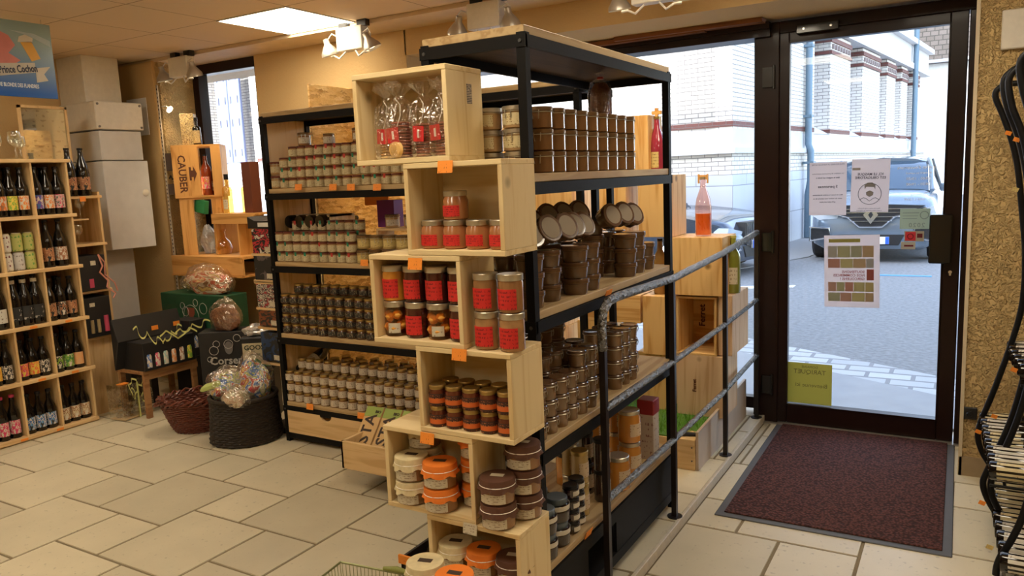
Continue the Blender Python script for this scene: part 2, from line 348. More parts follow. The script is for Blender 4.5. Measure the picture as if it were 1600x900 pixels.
# door 1 (glazed entrance door) : jambs, leaf, glass
d=struct('door_1',MB().box(-1.095,-.955,4.66,4.80,-.04,2.30).box(-.955,.0,4.66,4.80,2.235,2.30).box(-.03,.0,4.66,4.80,-.04,2.235),M_FRAME,bevel=.004)
obj('door_leaf',MB().box(-.97,-.905,4.675,4.74,-.03,2.238).box(-.115,-.035,4.675,4.74,-.03,2.238).box(-.905,-.115,4.675,4.74,2.18,2.238).box(-.905,-.115,4.675,4.74,-.03,.085).mesh('door_leaf',.004),M_FRAME,d)
gb=obj('glazing_bead',MB().box(-.907,-.9,4.668,4.69,.082,2.183).box(-.12,-.113,4.668,4.69,.082,2.183).box(-.905,-.115,4.668,4.69,.08,.087).box(-.905,-.115,4.668,4.69,2.178,2.186),M_FRAME,d)
obj('pane',MB().box(-.905,-.115,4.704,4.712,.085,2.18),PANE,d)
HB=P('black_door_fitting',(.008,.008,.008),.25,.3,coat=.4)
obj('door_pull',MB().box(-.178,-.072,4.60,4.675,.955,1.212).mesh('pull',.006),HB,d)
obj('lock_cylinder',MB().lathe([(.0,-.001),(.009,-.001),(.009,.02),(0,.02)],12,M=Matrix.Translation((-.076,4.675,.905))@Matrix.Rotation(PI/2,4,'X')).box(-.081,-.071,4.665,4.676,.885,.906),P('key_steel',(.6,.58,.55),.25,.9),d)
for hz in (1.06,2.0,.2):
    obj('hinge',MB().box(-1.045,-.99,4.645,4.672,hz-.055,hz+.055).lathe([(.009,-.065),(.009,.065)],10,c=(-.985,4.655,hz)),HB,d)
dc=obj('door_closer',MB().box(-.86,-.64,4.62,4.67,2.215,2.262).mesh('closer',.004),HB,d)
obj('closer_screw',MB().lathe([(.006,0),(.006,.004)],8,M=Matrix.Translation((-.82,4.62,2.238))@Matrix.Rotation(PI/2,4,'X')).lathe([(.006,0),(.006,.004)],8,M=Matrix.Translation((-.68,4.62,2.238))@Matrix.Rotation(PI/2,4,'X')),P('bright_screw',(.7,.68,.64),.2,1),dc)
struct('trim_5',MB().box(-1.095,0,4.63,4.80,-.042,-.032),P('alu_threshold',(.45,.42,.38),.35,.7))
# windows
w=struct('window_1',MB().box(-3.1,-1.095,4.69,4.75,0.03,.10).box(-3.12,-3.06,4.69,4.75,.03,2.24),M_FRAME); obj('pane',MB().box(-3.08,-1.094,4.716,4.722,.1,2.24),PANE,w)
w=struct('window_2',MB().box(-5.40,-5.29,4.17,4.26,.93,2.47).box(-5.3,-4.6,4.17,4.26,2.40,2.478).box(-4.65,-4.61,4.17,4.26,.93,2.42).box(-5.3,-4.62,4.17,4.26,.93,.99),M_FRAME,bevel=.003)
obj('pane',MB().box(-5.30,-4.64,4.21,4.216,.97,2.42),PANE,w)

# ================================================================ STREET
M_ROAD=P('asphalt',(.21,.213,.218),.85,var=.5,scale=22,bump=1.0)
st=struct('floor_street',MB().box(-40,30,4.9,60,-.3,-.045),M_ROAD)
def strip(name,d0,d1,z0,z1,mat,L=30):
    # band parallel to the skewed kerb line through (-.15,5.6)
    t=Vector((-.88,.475,0)); n=Vector((.475,.88,0)); o=Vector((-.15,5.6,0))
    a=o+n*d0; b=o+n*d1; vs=[a-t*1.9,a+t*L,b+t*L,b-t*L]; vs=[a-t*L,a+t*L,b+t*L,b-t*L]
    mb=MB(); mb.add([(v.x,v.y,z1) for v in vs]+[(v.x,v.y,z0) for v in vs],[(0,1,2,3),(4,7,6,5),(0,4,5,1),(1,5,6,2),(2,6,7,3),(3,7,4,0)])
    return struct(name,mb,mat)
s1=strip('floor_gutter',.0,.46,-.10,-.030,brick_mat('pale_setts',(.52,.53,.54),(.42,.43,.44),(.25,.25,.26),.3,.16,'xy',.5,.015,.8,1.0))
struct('floor_pavement',MB().poly([(-6,4.9),(3,4.9),(3,4.9),(1.2,4.9),(-.15,5.6),(-6,8.75)],-.2,-.026,'z'),P('smooth_concrete',(.33,.335,.345),.8,var=.12,scale=6,bump=.2))
struct('floor_far_pavement',MB().poly([(-3.5,10.6),(-2.3,13.6),(-1.5,24),(-.2,38),(-6,38),(-30,13.5),(-30,10)],-.1,-.03,'z'),P('pavement_grit',(.26,.265,.27),.9,var=.35,scale=70,bump=.5))
struct('floor_marking_blue',MB().box(-1.15,-.40,11.53,11.62,-.044,-.038),P('blue_road_paint',(.10,.32,.62),.7))
struct('floor_marking_white',MB().poly([(-2.9,9.7),(-1.9,10.15),(-1.9,10.35),(-2.9,9.95)],-.044,-.036,'z'),P('white_road_paint',(.7,.7,.7),.7))
# building across the street
WB=brick_mat('cream_glazed_brick',(.74,.70,.64),(.68,.63,.56),(.24,.22,.21),.24,.075,'xz',.5,.007,.7)
RB=brick_mat('red_brick_band',(.17,.055,.045),(.14,.045,.035),(.14,.11,.10),.24,.075,'xz',.5,.006,.7)
STN=brick_mat('stone_blocks',(.56,.58,.62),(.53,.55,.60),(.28,.29,.32),1.3,.62,'xz',.5,.008,.8)
STC=P('pale_stone',(.60,.60,.61),.8,var=.1,scale=4)
bl=thing('brick_building','cream brick building with red bands and grey stone base across the street','building',(-3.43,13.12,-.04),-math.atan2(.103,.995))
def bp(name,mb,mat,**k): return obj(name,mb,mat,bl,**k)
bp('stone_base',MB().box(-30,0,0,19,0,1.42),STN)
bp('brick_course',MB().box(-30,-.02,.02,19,1.42,1.78),WB)
bp('cornice',MB().box(-30,.07,-.07,19.1,1.78,1.87),STC)
bp('stone_course',MB().box(-30,.0,.0,19,1.87,2.18),STC)
bp('wall',MB().box(-30,-.42,.42,19,2.18,9),WB)
bp('wall',MB().box(-13,-.3,.0,1.0,2.18,9).box(-30,-14.9,0,1,2.18,9).box(-15,-12.9,0,1,4.75,9).box(-1,.0,.0,4.75,2.18,9),WB)
bp('red_band',MB().box(-12.9,.012,-.012,4.76,2.22,2.31),RB)
PIL=[(6.04,7.86),(9.14,11.2),(12.14,13.4),(14.33,15.3),(16.2,17.4)]
for (a,b) in PIL:
    p=bp('pilaster',MB().box(-.42,0,a,b,2.18,4.42),WB)
    obj('red_band',MB().box(-.43,.012,a-.012,b+.012,2.22,2.31).box(-.43,.03,a-.03,b+.03,3.98,4.06).box(-.43,.03,a-.03,b+.03,4.24,4.34),RB,p)
    mb=MB()
    k=a+.1
    while k<b-.1: mb.box(0,.045,k,k+.1,4.1,4.2); k+=.24
    obj('dentils',mb,P('dark_dentils',(.25,.2,.19),.8),p)
bp('entablature',MB().box(-.5,.12,4.9,19,4.44,4.62).box(-.5,.04,4.9,19,4.62,5.2).box(-.6,.22,4.9,19,5.2,5.35),STC)
for (a,b) in [(4.75,6.04),(7.86,9.14),(11.2,12.14),(13.4,14.33),(15.3,16.2)]:
    mb=MB().poly([(-.42,2.45),(.0,2.19),(-.42,2.19)],a,b,'y')
    bp('window_sill',mb,STC)
    f=bp('window',MB().box(-.425,-.36,a+.06,b-.06,2.6,4.44),P('lilac_paint',(.50,.50,.66),.6))
    obj('glass_panel',MB().box(-.43,-.352,a+.14,b-.14,2.7,4.3),P('dark_window',(.10,.11,.13),.2),f)
PIPE=P('blue_grey_zinc',(.13,.20,.26),.5,.3)
dp=bp('downpipe',MB().tube([(.09,4.05,9),(.09,4.05,1.95),(.14,4.05,1.82),(.14,4.05,1.2),(.09,4.05,.9),(.09,4.05,.02)],.07,10),PIPE)
obj('pipe_bracket',MB().box(0,.17,3.97,4.13,2.5,2.55).box(0,.17,3.97,4.13,3.9,3.95).box(0,.22,3.96,4.14,1.55,1.6),PIPE,dp)
bp('downpipe',MB().tube([(.16,15.75,9),(.16,15.75,.02)],.08,10),PIPE)
sh=bp('shutters',MB().box(-14.48,-13.93,-.05,.02,2.24,4.72).box(-13.91,-13.38,-.05,.02,2.24,4.72).mesh('sh',.01),P('lilac_shutter',(.15,.18,.31),.6))
mb=MB()
for xx in (-14.35,-14.05,-13.8,-13.5):
    for zz in (2.5,3.3,3.9,4.5): mb.box(xx-.02,xx+.02,-.07,-.04,zz-.09,zz+.09)
obj('shutter_fitting',mb,P('shutter_iron',(.2,.2,.26),.6),sh)
bp('window_sill',MB().box(-14.7,-13.2,-.15,.05,1.98,2.2),STC)
fb=thing('white_building','white rendered building with a brown roof at the end of the street','building',(-2.05,38,-.04))
obj('wall',MB().box(0,14,0,12,0,5.6),P('white_render',(.8,.8,.78),.8),fb)
obj('roof',MB().poly([(-.4,5.5),(14.4,5.5),(14.4,5.7),(7,11.5),(-.4,9)],-.4,12.4,'y'),brick_mat('brown_roof_tiles',(.10,.085,.075),(.13,.11,.10),(.05,.045,.04),.3,.2,'xz',.5,.02,.9),fb)
obj('gutter',MB().box(-.4,14.4,-.55,-.4,5.5,5.62),P('zinc_gutter',(.4,.42,.44),.5),fb)

# ---------------------------------------------------------------- cars
def loft(rings,caps=True):
    mb=MB(); n=len(rings[0]); vs=[p for r in rings for p in r]; fs=[]
    for k in range(len(rings)-1):
        for i in range(n-1): fs.append((k*n+i,k*n+i+1,(k+1)*n+i+1,(k+1)*n+i))
    if caps: fs.append(tuple(range(n))[::-1]); fs.append(tuple((len(rings)-1)*n+i for i in range(n)))
    return mb.add(vs,fs,True)
def car(label,loc,rz,paint,L,w,hood,roof,front,group=None,plate=True,wrap=False,emblem='diamond',cab=1.0):
    t=thing('parked_car',label,'car',loc,rz)
    GL=P('car_glass',(.03,.06,.10),.06,.1,coat=.5); TR=P('car_black_trim',(.015,.017,.02),.4); CH=P('car_chrome',(.75,.77,.8),.15,1)
    # lower body: stations (y, halfwidth, zlow, zshoulder, ztop)
    h=hood
    stn=[(0,w*.62,.30,.50,.60),(.04,w*.78,.22,.62,h*.70),(.14,w*.90,.20,.74,h*.86),(.35,w*.97,.20,.80,h*.94),(.8,w*1.0,.22,.88,h*.985),(1.25,w*1.0,.22,.94,h*1.01),(2.2,w*1.0,.22,.97,h*1.03),(L-.8,w*1.0,.22,1.0,h*1.05),(L-.2,w*.95,.25,.98,h*1.02),(L,w*.82,.35,.8,h*.9)]
    rings=[]
    for (y,ww,zl,zs,zt) in stn:
        half=[(0,zl),(ww*.8,zl),(ww*.97,zl+.08),(ww,(zl+zs)/2),(ww*.985,zs),(ww*.90,(zs+zt)/2+.02),(ww*.72,zt-.01),(ww*.35,zt+.01),(0,zt+.015)]
        ring=[(-a,y,b) for a,b in half[::-1]][:-1]+[(a,y,b) for a,b in half]
        # start bottom centre .. around
        ring=[(a,y,b) for a,b in half]+[(-a,y,b) for a,b in half[::-1][1:]]
        rings.append(ring)
    obj('body',loft(rings).mesh('car_body'),paint,t)
    # greenhouse (glass volume) + roof and pillars
    y0,y1,y2,y3=cab,cab+.85,L-1.15,L-.25
    def gring(y,wb,zb,wt,zt): return [(-wb,y,zb),(-wt,y,zt-.03),(-wt*.8,y,zt),(0,y,zt+.02),(wt*.8,y,zt),(wt,y,zt-.03),(wb,y,zb),(-wb,y,zb)]
    zb=h*.98
    obj('windows',loft([gring(y0,w*.80,zb,w*.78,zb+.03),gring(y1-.35,w*.88,zb,w*.74,zb+(roof-zb)*.66),gring(y1,w*.9,zb,w*.71,roof-.02),gring((y1+y2)/2,w*.92,zb,w*.73,roof),gring(y2,w*.9,zb,w*.70,roof-.04),gring(y3,w*.82,zb,w*.7,zb+.06)]).mesh('car_glass'),GL,t)
    obj('roof',loft([[(-w*.70,y1-.06,roof-.07),(-w*.5,y1-.08,roof-.01),(0,y1-.1,roof+.02),(w*.5,y1-.08,roof-.01),(w*.70,y1-.06,roof-.07)],[(-w*.74,(y1+y2)/2,roof-.05),(-w*.52,(y1+y2)/2,roof+.02),(0,(y1+y2)/2,roof+.05),(w*.52,(y1+y2)/2,roof+.02),(w*.74,(y1+y2)/2,roof-.05)],[(-w*.72,y2+.1,roof-.1),(-w*.5,y2+.12,roof-.05),(0,y2+.14,roof-.02),(w*.5,y2+.12,roof-.05),(w*.72,y2+.1,roof-.1)]]).mesh('car_roof'),paint,t)
    for sx in (-1,1):
        obj('pillar',MB().tube([(sx*w*.83,y0-.02,zb+.0),(sx*w*.79,y1-.35,zb+(roof-zb)*.66),(sx*w*.73,y1,roof-.03)],.035,8),paint,t)
        obj('pillar',MB().tube([(sx*w*.91,2.35,zb),(sx*w*.75,2.4,roof-.03)],.035,8),TR,t)
        m=obj('wing_mirror',MB().lathe([(0,-.07),(.09,-.06),(.11,0),(.09,.06),(0,.07)],12,c=(sx*(w+.04),cab+.25,zb+.04),sy=.6),paint,t)
        hl=MB().poly([(sx*w*.48,h*.72),(sx*w*.90,h*.80),(sx*w*.94,h*.70),(sx*w*.80,h*.62),(sx*w*.52,h*.64)],.0,.22,'y')
        obj('headlight',hl,P('headlamp_glass',(.62,.72,.85),.08,.4,coat=1),t,loc=(0,.02,0))
        fg=MB().poly([(sx*w*.62,.42),(sx*w*.93,.36),(sx*w*.93,.54),(sx*w*.66,.52)],.0,.2,'y')
        f=obj('fog_lamp_recess',fg,TR,t,loc=(0,-.005,0))
        obj('chrome_surround',MB().tube([(sx*w*.60,-.01,.40),(sx*w*.95,-.01,.34),(sx*w*.95,-.01,.56),(sx*w*.64,-.01,.54)],.014,6,closed=True),CH,f)
        for yy in (.85,L-.8):
            wh=obj('wheel',MB().lathe([(.0,-.1),(.30,-.1),(.335,-.06),(.335,.06),(.30,.1),(0,.1)],24,M=Matrix.Translation((sx*(w-.09),yy,.335))@Matrix.Rotation(PI/2,4,'Y')),P('tyre',(.02,.02,.022),.8),t)
            obj('hub_cap',MB().lathe([(0,-.008),(.19,-.008),(.21,.008),(0,.012)],18,M=Matrix.Translation((sx*(w+.012),yy,.335))@Matrix.Rotation(PI/2,4,'Y')),CH,wh)
    if emblem=='diamond':
        gr=obj('grille',MB().poly([(-w*.78,.81*h),(0,.84*h),(w*.78,.81*h),(w*.60,.73*h),(w*.36,.68*h),(w*.17,.53*h),(-w*.17,.53*h),(-w*.36,.68*h),(-w*.60,.73*h)],-.02,.15,'y'),TR,t)
        mb=MB()
        for k in (.60,.66,.72,.77): mb.tube([(-w*(.22+(k-.55)*2.0),-.03,h*k),(w*(.22+(k-.55)*2.0),-.03,h*k)],.006,6)
        obj('grille_bar',mb,CH,gr)
        obj('chrome_trim',MB().tube([(-w*.80,.02,.78*h),(-w*.60,-.01,.715*h),(-w*.36,-.025,.66*h),(-w*.17,-.03,.515*h),(w*.17,-.03,.515*h),(w*.36,-.025,.66*h),(w*.60,-.01,.715*h),(w*.80,.02,.78*h)],.015,6),CH,gr)
        e=obj('diamond_emblem',MB().poly([(0,.14),(.105,0),(0,-.14),(-.105,0)],-.05,-.03,'y'),CH,gr,loc=(0,0,h*.69))
        obj('emblem_hollow',MB().poly([(0.005,.055),(.035,0),(0,-.055),(-.035,0)],-.056,-.045,'y'),TR,e)
    else:
        gr=obj('grille',MB().poly([(-w*.45,.86*h),(w*.45,.86*h),(w*.50,.55*h),(w*.3,.46*h),(-w*.3,.46*h),(-w*.5,.55*h)],-.02,.15,'y'),TR,t)
        mb=MB()
        for k in range(-7,8): mb.box(k*w*.06-.006,k*w*.06+.006,-.035,-.02,.50*h,.84*h)
        obj('grille_bar',mb,CH,gr)
        obj('oval_emblem',MB().tube([(.07*math.cos(q*PI/8),-.05,h*.72+.10*math.sin(q*PI/8)) for q in range(16)],.014,6,closed=True),CH,gr)
    obj('lower_intake',MB().poly([(-w*.5,.44),(w*.5,.44),(w*.42,.28),(-w*.42,.28)],-.012,.15,'y'),TR,t)
    pl=obj('number_plate',MB().box(-.26,.26,-.045,-.02,.40,.51),P('plate_white',(.8,.8,.8),.5),t,loc=(0,0,-.10 if emblem=='diamond' else .0))
    obj('plate_blue_band',MB().box(-.26,-.21,-.048,-.044,.40,.51).box(.21,.26,-.048,-.044,.40,.51),P('plate_blue',(.02,.12,.6),.5),pl)
    if plate: lettering(plate,.11,P('plate_ink',(.02,.02,.02),.6),pl,(0,-.047,.455),(PI/2,0,0),bold=True,name='plate_characters')
    if wrap:
        mb=MB(); pts=[(-.68+.085*k, y1-.12+.02*math.sin(k*2.1), roof-.01+.012*math.sin(k*3.)) for k in range(17)]
        mb.tube(pts,[.02+.012*abs(math.sin(k*1.7)) for k in range(17)],8)
    return t
car('silver grey compact car facing the shop, seen through the glass door',(-1.29,12.95,-.045),0.0,P('silver_blue_paint',(.17,.22,.28),.22,.45,coat=1,var=.05),4.1,.93,1.08,1.58,0,plate=None)
car('dark navy car nosing in from the left behind the stacked wine cases',(-2.62,11.45,-.045),math.radians(76),P('navy_paint',(.03,.05,.085),.2,.4,coat=1,var=.05),4.7,.92,.90,1.42,0,plate='FW-447-RT',emblem='oval',cab=1.6)
# ================================================================ SHELVING UNITS
def rack(name,label,x0,x1,y0,y1,levels,top,board,long,posts_feet=True,post=.028):
    t=thing(name,label,'shelving unit',((x0+x1)/2,(y0+y1)/2,0))
    cx,cy=(x0+x1)/2,(y0+y1)/2
    X0,X1,Y0,Y1=x0-cx,x1-cx,y0-cy,y1-cy
    for px in (X0,X1-post):
        for py in (Y0,Y1-post):
            p=obj('post',MB().box(px,px+post,py,py+post,0,top-.02),STEEL,t)
    for i,z in enumerate(levels+[top]):
        obj('shelf_board',MB().box(X0+.004,X1-.004,Y0+.004,Y1-.004,z-.026,z).mesh('board',.002),board,t)
        e=.003
        obj('shelf_rail',MB().box(X0-e,X1+e,Y0-e,Y0+.01,z-.062,z-.027).box(X0-e,X1+e,Y1-.01,Y1+e,z-.062,z-.027).box(X0-e,X0+.01,Y0,Y1,z-.062,z-.027).box(X1-.01,X1+e,Y0,Y1,z-.062,z-.027),STEEL,t)
    obj('board_underside',MB().box(X0+.012,X1-.012,Y0+.012,Y1-.012,top-.032,top-.0265),wood('black_stained_ply',(.035,.022,.014),(.015,.010,.007),long,knots=False),t)
    mb=MB()
    for px in (X0+.014,X1-.014):
        for py in (Y0-.004,):
            for z in levels+[top]: mb.lathe([(.007,-.004),(.005,.002)],8,M=Matrix.Translation((px,py,z-.045))@Matrix.Rotation(PI/2,4,'X'))
    obj('bolt',mb,P('dull_bolt',(.1,.1,.1),.4,.8),t,kind='stuff')
    return t
FU=rack('metal_frame_shelving','black steel and wood shelving unit standing end-on beside the railing',-1.46,-1.095,1.965,3.20,[.285,.685,1.098,1.508],1.925,BOARD_Y,'y')
STEELP=P('black_sheet',(.006,.006,.0065),.55,0,spec=.15)
obj('apron_panel',MB().box(.170,.180,-.05,.60,.085,.225).box(.170,.180,-.61,-.30,.085,.225).box(.170,.180,-.30,-.05,.205,.225).box(.16,.182,-.61,.61,.045,.085),STEELP,FU)
obj('base_tray',MB().box(-.17,.16,-.6,.6,.05,.06),STEELP,FU)
obj('cross_bar',MB().box(-.18,.18,-.61,-.59,.06,.1),STEEL,FU)
BL=[.245,.655,1.075,1.490]
BU=rack('metal_frame_shelving','long black and wood shelving unit of small jars facing the shop',-3.465,-2.19,3.11,3.47,BL,1.915,BOARD_X,'x')
BU2=rack('metal_frame_shelving','shelving unit behind the end-on one, right of the long jar unit',-2.185,-1.475,3.11,3.47,BL,1.915,BOARD_X,'x')
obj('side_board',MB().box(-.632,-.622,-.15,.15,.06,1.88),PINE_Z,BU)
mb=MB(); 
obj('base_rail',MB().box(-.635,.635,-.178,-.168,.02,.05),STEEL,BU)
# drawers
def notch_front(w,h,r=.045):
    pts=[(0,0),(w,0),(w,h)]+[(w/2+r*math.cos(a),h-r*.75*math.sin(a)) for a in [PI*k/8 for k in range(9)]]+[(0,h)]
    return pts
dr=obj('drawer',MB().poly(notch_front(.61,.135),-.184,-.168,'y').box(0,.61,-.168,.14,0,.01),PINE_X,BU,loc=(-.605,0,.058))
dt=thing('pulled_out_drawer','pine drawer pulled out on the floor side, full of pasta packets','drawer',(-2.56,2.95,0))
dmb=MB().box(-.06,.40,-.262,-.246,.115,.255).box(-.06,-.045,-.262,.15,.115,.255).box(.385,.40,-.262,.15,.115,.255).box(-.05,.39,-.25,.15,.112,.122)
obj('box',dmb.mesh('db',.002),PINE_X,dt)
obj('runner',MB().box(-.05,.39,-.20,.15,.095,.114).box(-.06,-.03,.10,.15,0,.095).box(.37,.40,.10,.15,0,.095),STEEL,dt)
KR=P('kraft_card',(.62,.40,.17),.7,var=.05); INK=P('dark_print',(.05,.03,.02),.7); LG=P('olive_green_print',(.28,.36,.08),.7)
for i in range(4):
    p=thing('pasta_packet','brown card pasta box leaning in the open drawer, %s from the left'%ORD[i],'packet',(-2.635+.115*i,2.735+.004*i,.135),0,'pasta boxes in the open drawer',rot=(-.72,0,.05))
    obj('carton',MB().box(0,.105,0,.03,0,.30).mesh('c',.002),KR,p)
    obj('green_end',MB().box(0.001,.104,-.001,.0,.245,.299),LG,p)
    lettering('PASTA',.088,INK,p,(.052,-.0012,.125),(PI/2,-PI/2,0),bold=True,align='CENTER',spacing=1.05)
    lettering('BIO',.022,INK,p,(.08,-.0022,.272),(PI/2,0,0),bold=True)

# ================================================================ JARS AND BOTTLES
def card(loc,rz=0,w=.052,h=.034,label='',mat=None,tilt=-.15,where=''):
    o=obj('price_card',cm(('card',w,h),lambda m:m.box(-w/2,w/2,-.0008,.0008,-h,0)),mat or ORANGE,None,loc,(tilt,0,rz)); return tag(o,label or 'orange price card '+where,'price card','price cards')
def jar_type(key,r,h,lidr=None,lidh=None,shoulder=.0,lab=(.25,.8),laba=1.3,n=18,neck=None,rim=False,clip=False,bulge=0):
    lidr=lidr or r*.92; lidh=lidh or h*.14; hb=h-lidh; nk=neck or lidr*.95
    def body(m):
        pr=[(r*.88,0),(r,.004)]
        if bulge: pr+=[(r*(1+bulge),hb*.45)]
        pr+=[(r,hb-shoulder-.002),(nk,hb-.001),(nk,hb)]
        if rim: pr=[(r*.86,0),(r*.9,.003),(r*.97,hb-.008),(r*1.05,hb-.006),(r*1.05,hb)]
        return m.lathe(pr,n)
    def lid(m): return m.lathe([(lidr,0),(lidr*1.02,.001),(lidr*1.02,lidh-.002),(lidr*.96,lidh),(lidr*.8,lidh-.0008),(0,lidh-.0008)],n)
    def lb(m): return m.patch(r*(1+bulge)+.0004,hb*lab[0],hb*lab[1],-laba,laba,10)
    def cl(m): return m.tube([(r*.2,-r*1.0,hb*.55),(r*.25,-r*1.1,hb*.8),(r*.25,-r*1.06,hb+.002)],.0014,5).tube([(-r*.2,-r*1.0,hb*.55),(-r*.25,-r*1.1,hb*.8),(-r*.25,-r*1.06,hb+.002)],.0014,5).tube([((r*1.06)*math.cos(a),(r*1.06)*math.sin(a),hb-.003) for a in [2*PI*k/16 for k in range(16)]],.0014,5,closed=True)
    return dict(body=cm((key,'b'),body),lid=cm((key,'l'),lid),lab=cm((key,'p'),lb),clip=cm((key,'c'),cl) if clip else None,hb=hb,h=h)
def jar(T,name,label,cat,loc,rz,group,mb,ml,mp,clipm=None,rot=None,tag_colour=None):
    t=thing(name,label,cat,loc,rz,group,rot=rot)
    obj('jar_body',T['body'],mb,t); obj('lid',T['lid'],ml,t,(0,0,T['hb']))
    if mp: obj('paper_label',T['lab'],mp,t)
    if T is J_CHT: obj('orange_band',cm('chband',lambda m:m.patch(.0279,.010,.024,-1.4,1.4,10,.0006)),P('orange_print_band',(.62,.13,.02),.5),t)
    if T['clip'] and clipm: obj('wire_clip',T['clip'],clipm,t)
    if tag_colour: obj('ribbon_tag',cm('ribtag',lambda m:m.patch(.0328,.034,.0555,-.62,-.25,4,.0012)),tag_colour,t)
    return t
J_SM=jar_type('verrine',.0315,.056,.031,.010,lab=(.08,.85),laba=1.45)
J_DK=jar_type('terrine',.033,.056,.030,.012,shoulder=.006,lab=(.2,.8),laba=1.2)
J_WH=jar_type('rillette',.030,.060,.026,.011,shoulder=.008,lab=(.12,.88),laba=1.45)
J_CLIP=jar_type('clipjar',.040,.072,.040,.012,lab=(.2,.75),laba=.9,clip=True)
J_BIG=jar_type('foiegras',.042,.066,.043,.013,lab=(.2,.85),laba=.95,clip=True)
J_TUB=jar_type('tub',.046,.055,.047,.010,rim=True,lab=(.3,.7),laba=.5)
J_CUP=jar_type('cup',.033,.055,.034,.008,rim=True,lab=(.3,.7),laba=.5,clip=True)
J_RED=jar_type('redjar',.037,.082,.034,.015,shoulder=.010,lab=(.15,.62),laba=.85)
J_TALL=jar_type('talljar',.036,.108,.036,.018,shoulder=.004,lab=(.12,.75),laba=.95)
J_CHT=jar_type('chutney',.027,.063,.026,.012,shoulder=.006,lab=(.05,.75),laba=1.5)
J_POT=jar_type('terrinepot',.050,.072,.051,.020,lab=(.12,.62),laba=.95)
J_HON=jar_type('honeyjar',.046,.132,.043,.016,shoulder=.010,lab=(.25,.7),laba=.8)
J_TN=jar_type('slimjar',.031,.120,.031,.014,shoulder=.006,lab=(.25,.75),laba=.9)
J_BK=jar_type('jamjar',.041,.082,.036,.022,shoulder=.006,lab=(.72,.98),laba=1.5,bulge=.05)
J_MN=jar_type('minijam',.028,.042,.027,.010,lab=(.3,.8),laba=.8,bulge=.04)

LB_PALE=label_mat('pale_jar_label',(.54,.46,.28),(.30,.20,.10),5,.45,9)
LB_GREY=label_mat('grey_beige_label',(.55,.47,.36),(.20,.14,.10),4,.42,8)
LB_BLK=label_mat('black_jar_label',(.02,.016,.012),(.45,.38,.22),4,.42,8)
LB_RED=label_mat('red_jar_label',(.62,.02,.015),(.25,.005,.005),5,.46,10)
LB_CREAM=label_mat('cream_label',(.62,.56,.42),(.36,.29,.20),4,.46,6)
LB_YEL=label_mat('yellow_label',(.60,.47,.18),(.25,.16,.05),5,.45,10)
LB_ORG=label_mat('orange_print_label',(.045,.015,.01),(.40,.13,.04),5,.45,9)
B_PATE=P('pate_beige',(.42,.26,.12),.2,coat=.7); B_DARK=P('dark_terrine',(.09,.035,.015),.15,coat=.8)
B_BROWN=P('caramel_pate',(.27,.13,.05),.18,coat=.8); B_HON=P('amber_honey',(.50,.20,.03),.12,coat=.9); B_JAM=P('black_jam',(.02,.006,.006),.12,coat=.9)
B_PCH=P('pickled_fruit',(.60,.24,.03),.15,coat=.9,var=.5,scale=25); B_RUM=P('dark_syrup',(.06,.012,.008),.12,coat=.9)
B_CHT=P('chutney_red',(.12,.025,.012),.15,coat=.8)
L_MAR=P('maroon_lid',(.16,.045,.03),.35,.3); L_BRN=P('bronze_lid',(.20,.12,.055),.3,.6); L_BLK=P('black_lid',(.010,.010,.012),.3,.0,spec=.3)
RIB_G=P('green_ribbon',(.01,.20,.11),.5); RIB_R=P('red_ribbon',(.45,.03,.02),.5)
rnd=random.Random(3)
def jit(a=.003): return rnd.uniform(-a,a)
def grid(T,name,desc,cat,shelf,x0,dx,cols,y,z,dz,rows,mb,ml,mp,group,ribbon=False,two=False,clipm=None,toprow=None):
    for r in range(rows):
        rng=range(cols) if not (toprow and r==rows-1) else range(*toprow)
        for i in rng:
            rc=None
            if ribbon: rc=rnd.choice([RIB_G,RIB_G,RIB_R,None])
            jar(T,name,'%s on %s, %s layer, %s from left'%(desc,shelf,LAY[r],ORD[i]),cat,(x0+dx*i+jit(.002),y+jit(),z+dz*r),jit(.25)+.6,group,mb,ml,mp,clipm,tag_colour=rc)
# --- long unit, top tier (z 1.49)
g='pale labelled pate jars on the highest tier of the long unit'
for r in range(2): jar(J_CLIP,'clip_top_jar','larger clip jar at far left of highest tier, %s layer'%LAY[r],'jar',(-3.405,3.16,1.49+.079*r),.6,'clip jars at the end of the highest tier',B_PATE,L_MAR,LB_PALE,LIDSILV)
grid(J_SM,'pate_jar','small pale-labelled jar','jar','highest tier',-3.335,.0665,14,3.155,1.49,.0575,3,B_PATE,L_MAR,LB_PALE,g,True)
for i in range(1,14):
    if i in (2,): pass
    jar(J_SM,'pate_jar','small pale-labelled jar on highest tier, top layer, %s from left'%ORD[i-1],'jar',(-3.335+.0665*i+jit(.002),3.165,1.49+.0575*3),jit(.25)+.6,g,B_PATE,L_MAR,LB_PALE,tag_colour=rnd.choice([RIB_G,RIB_R,None]))
for k,(xx,lb) in enumerate([(-3.20,'left'),(-3.02,'middle'),(-2.80,'right')]):
    jar(J_CLIP if k!=1 else J_SM,'clip_top_jar','dark clip jar standing alone above highest tier stack, %s one'%lb,'jar',(xx,3.19,1.49+.0575*4 if k!=0 else 1.72),.6,'single jars crowning the highest tier',B_BROWN,L_BRN,LB_GREY,LIDSILV)
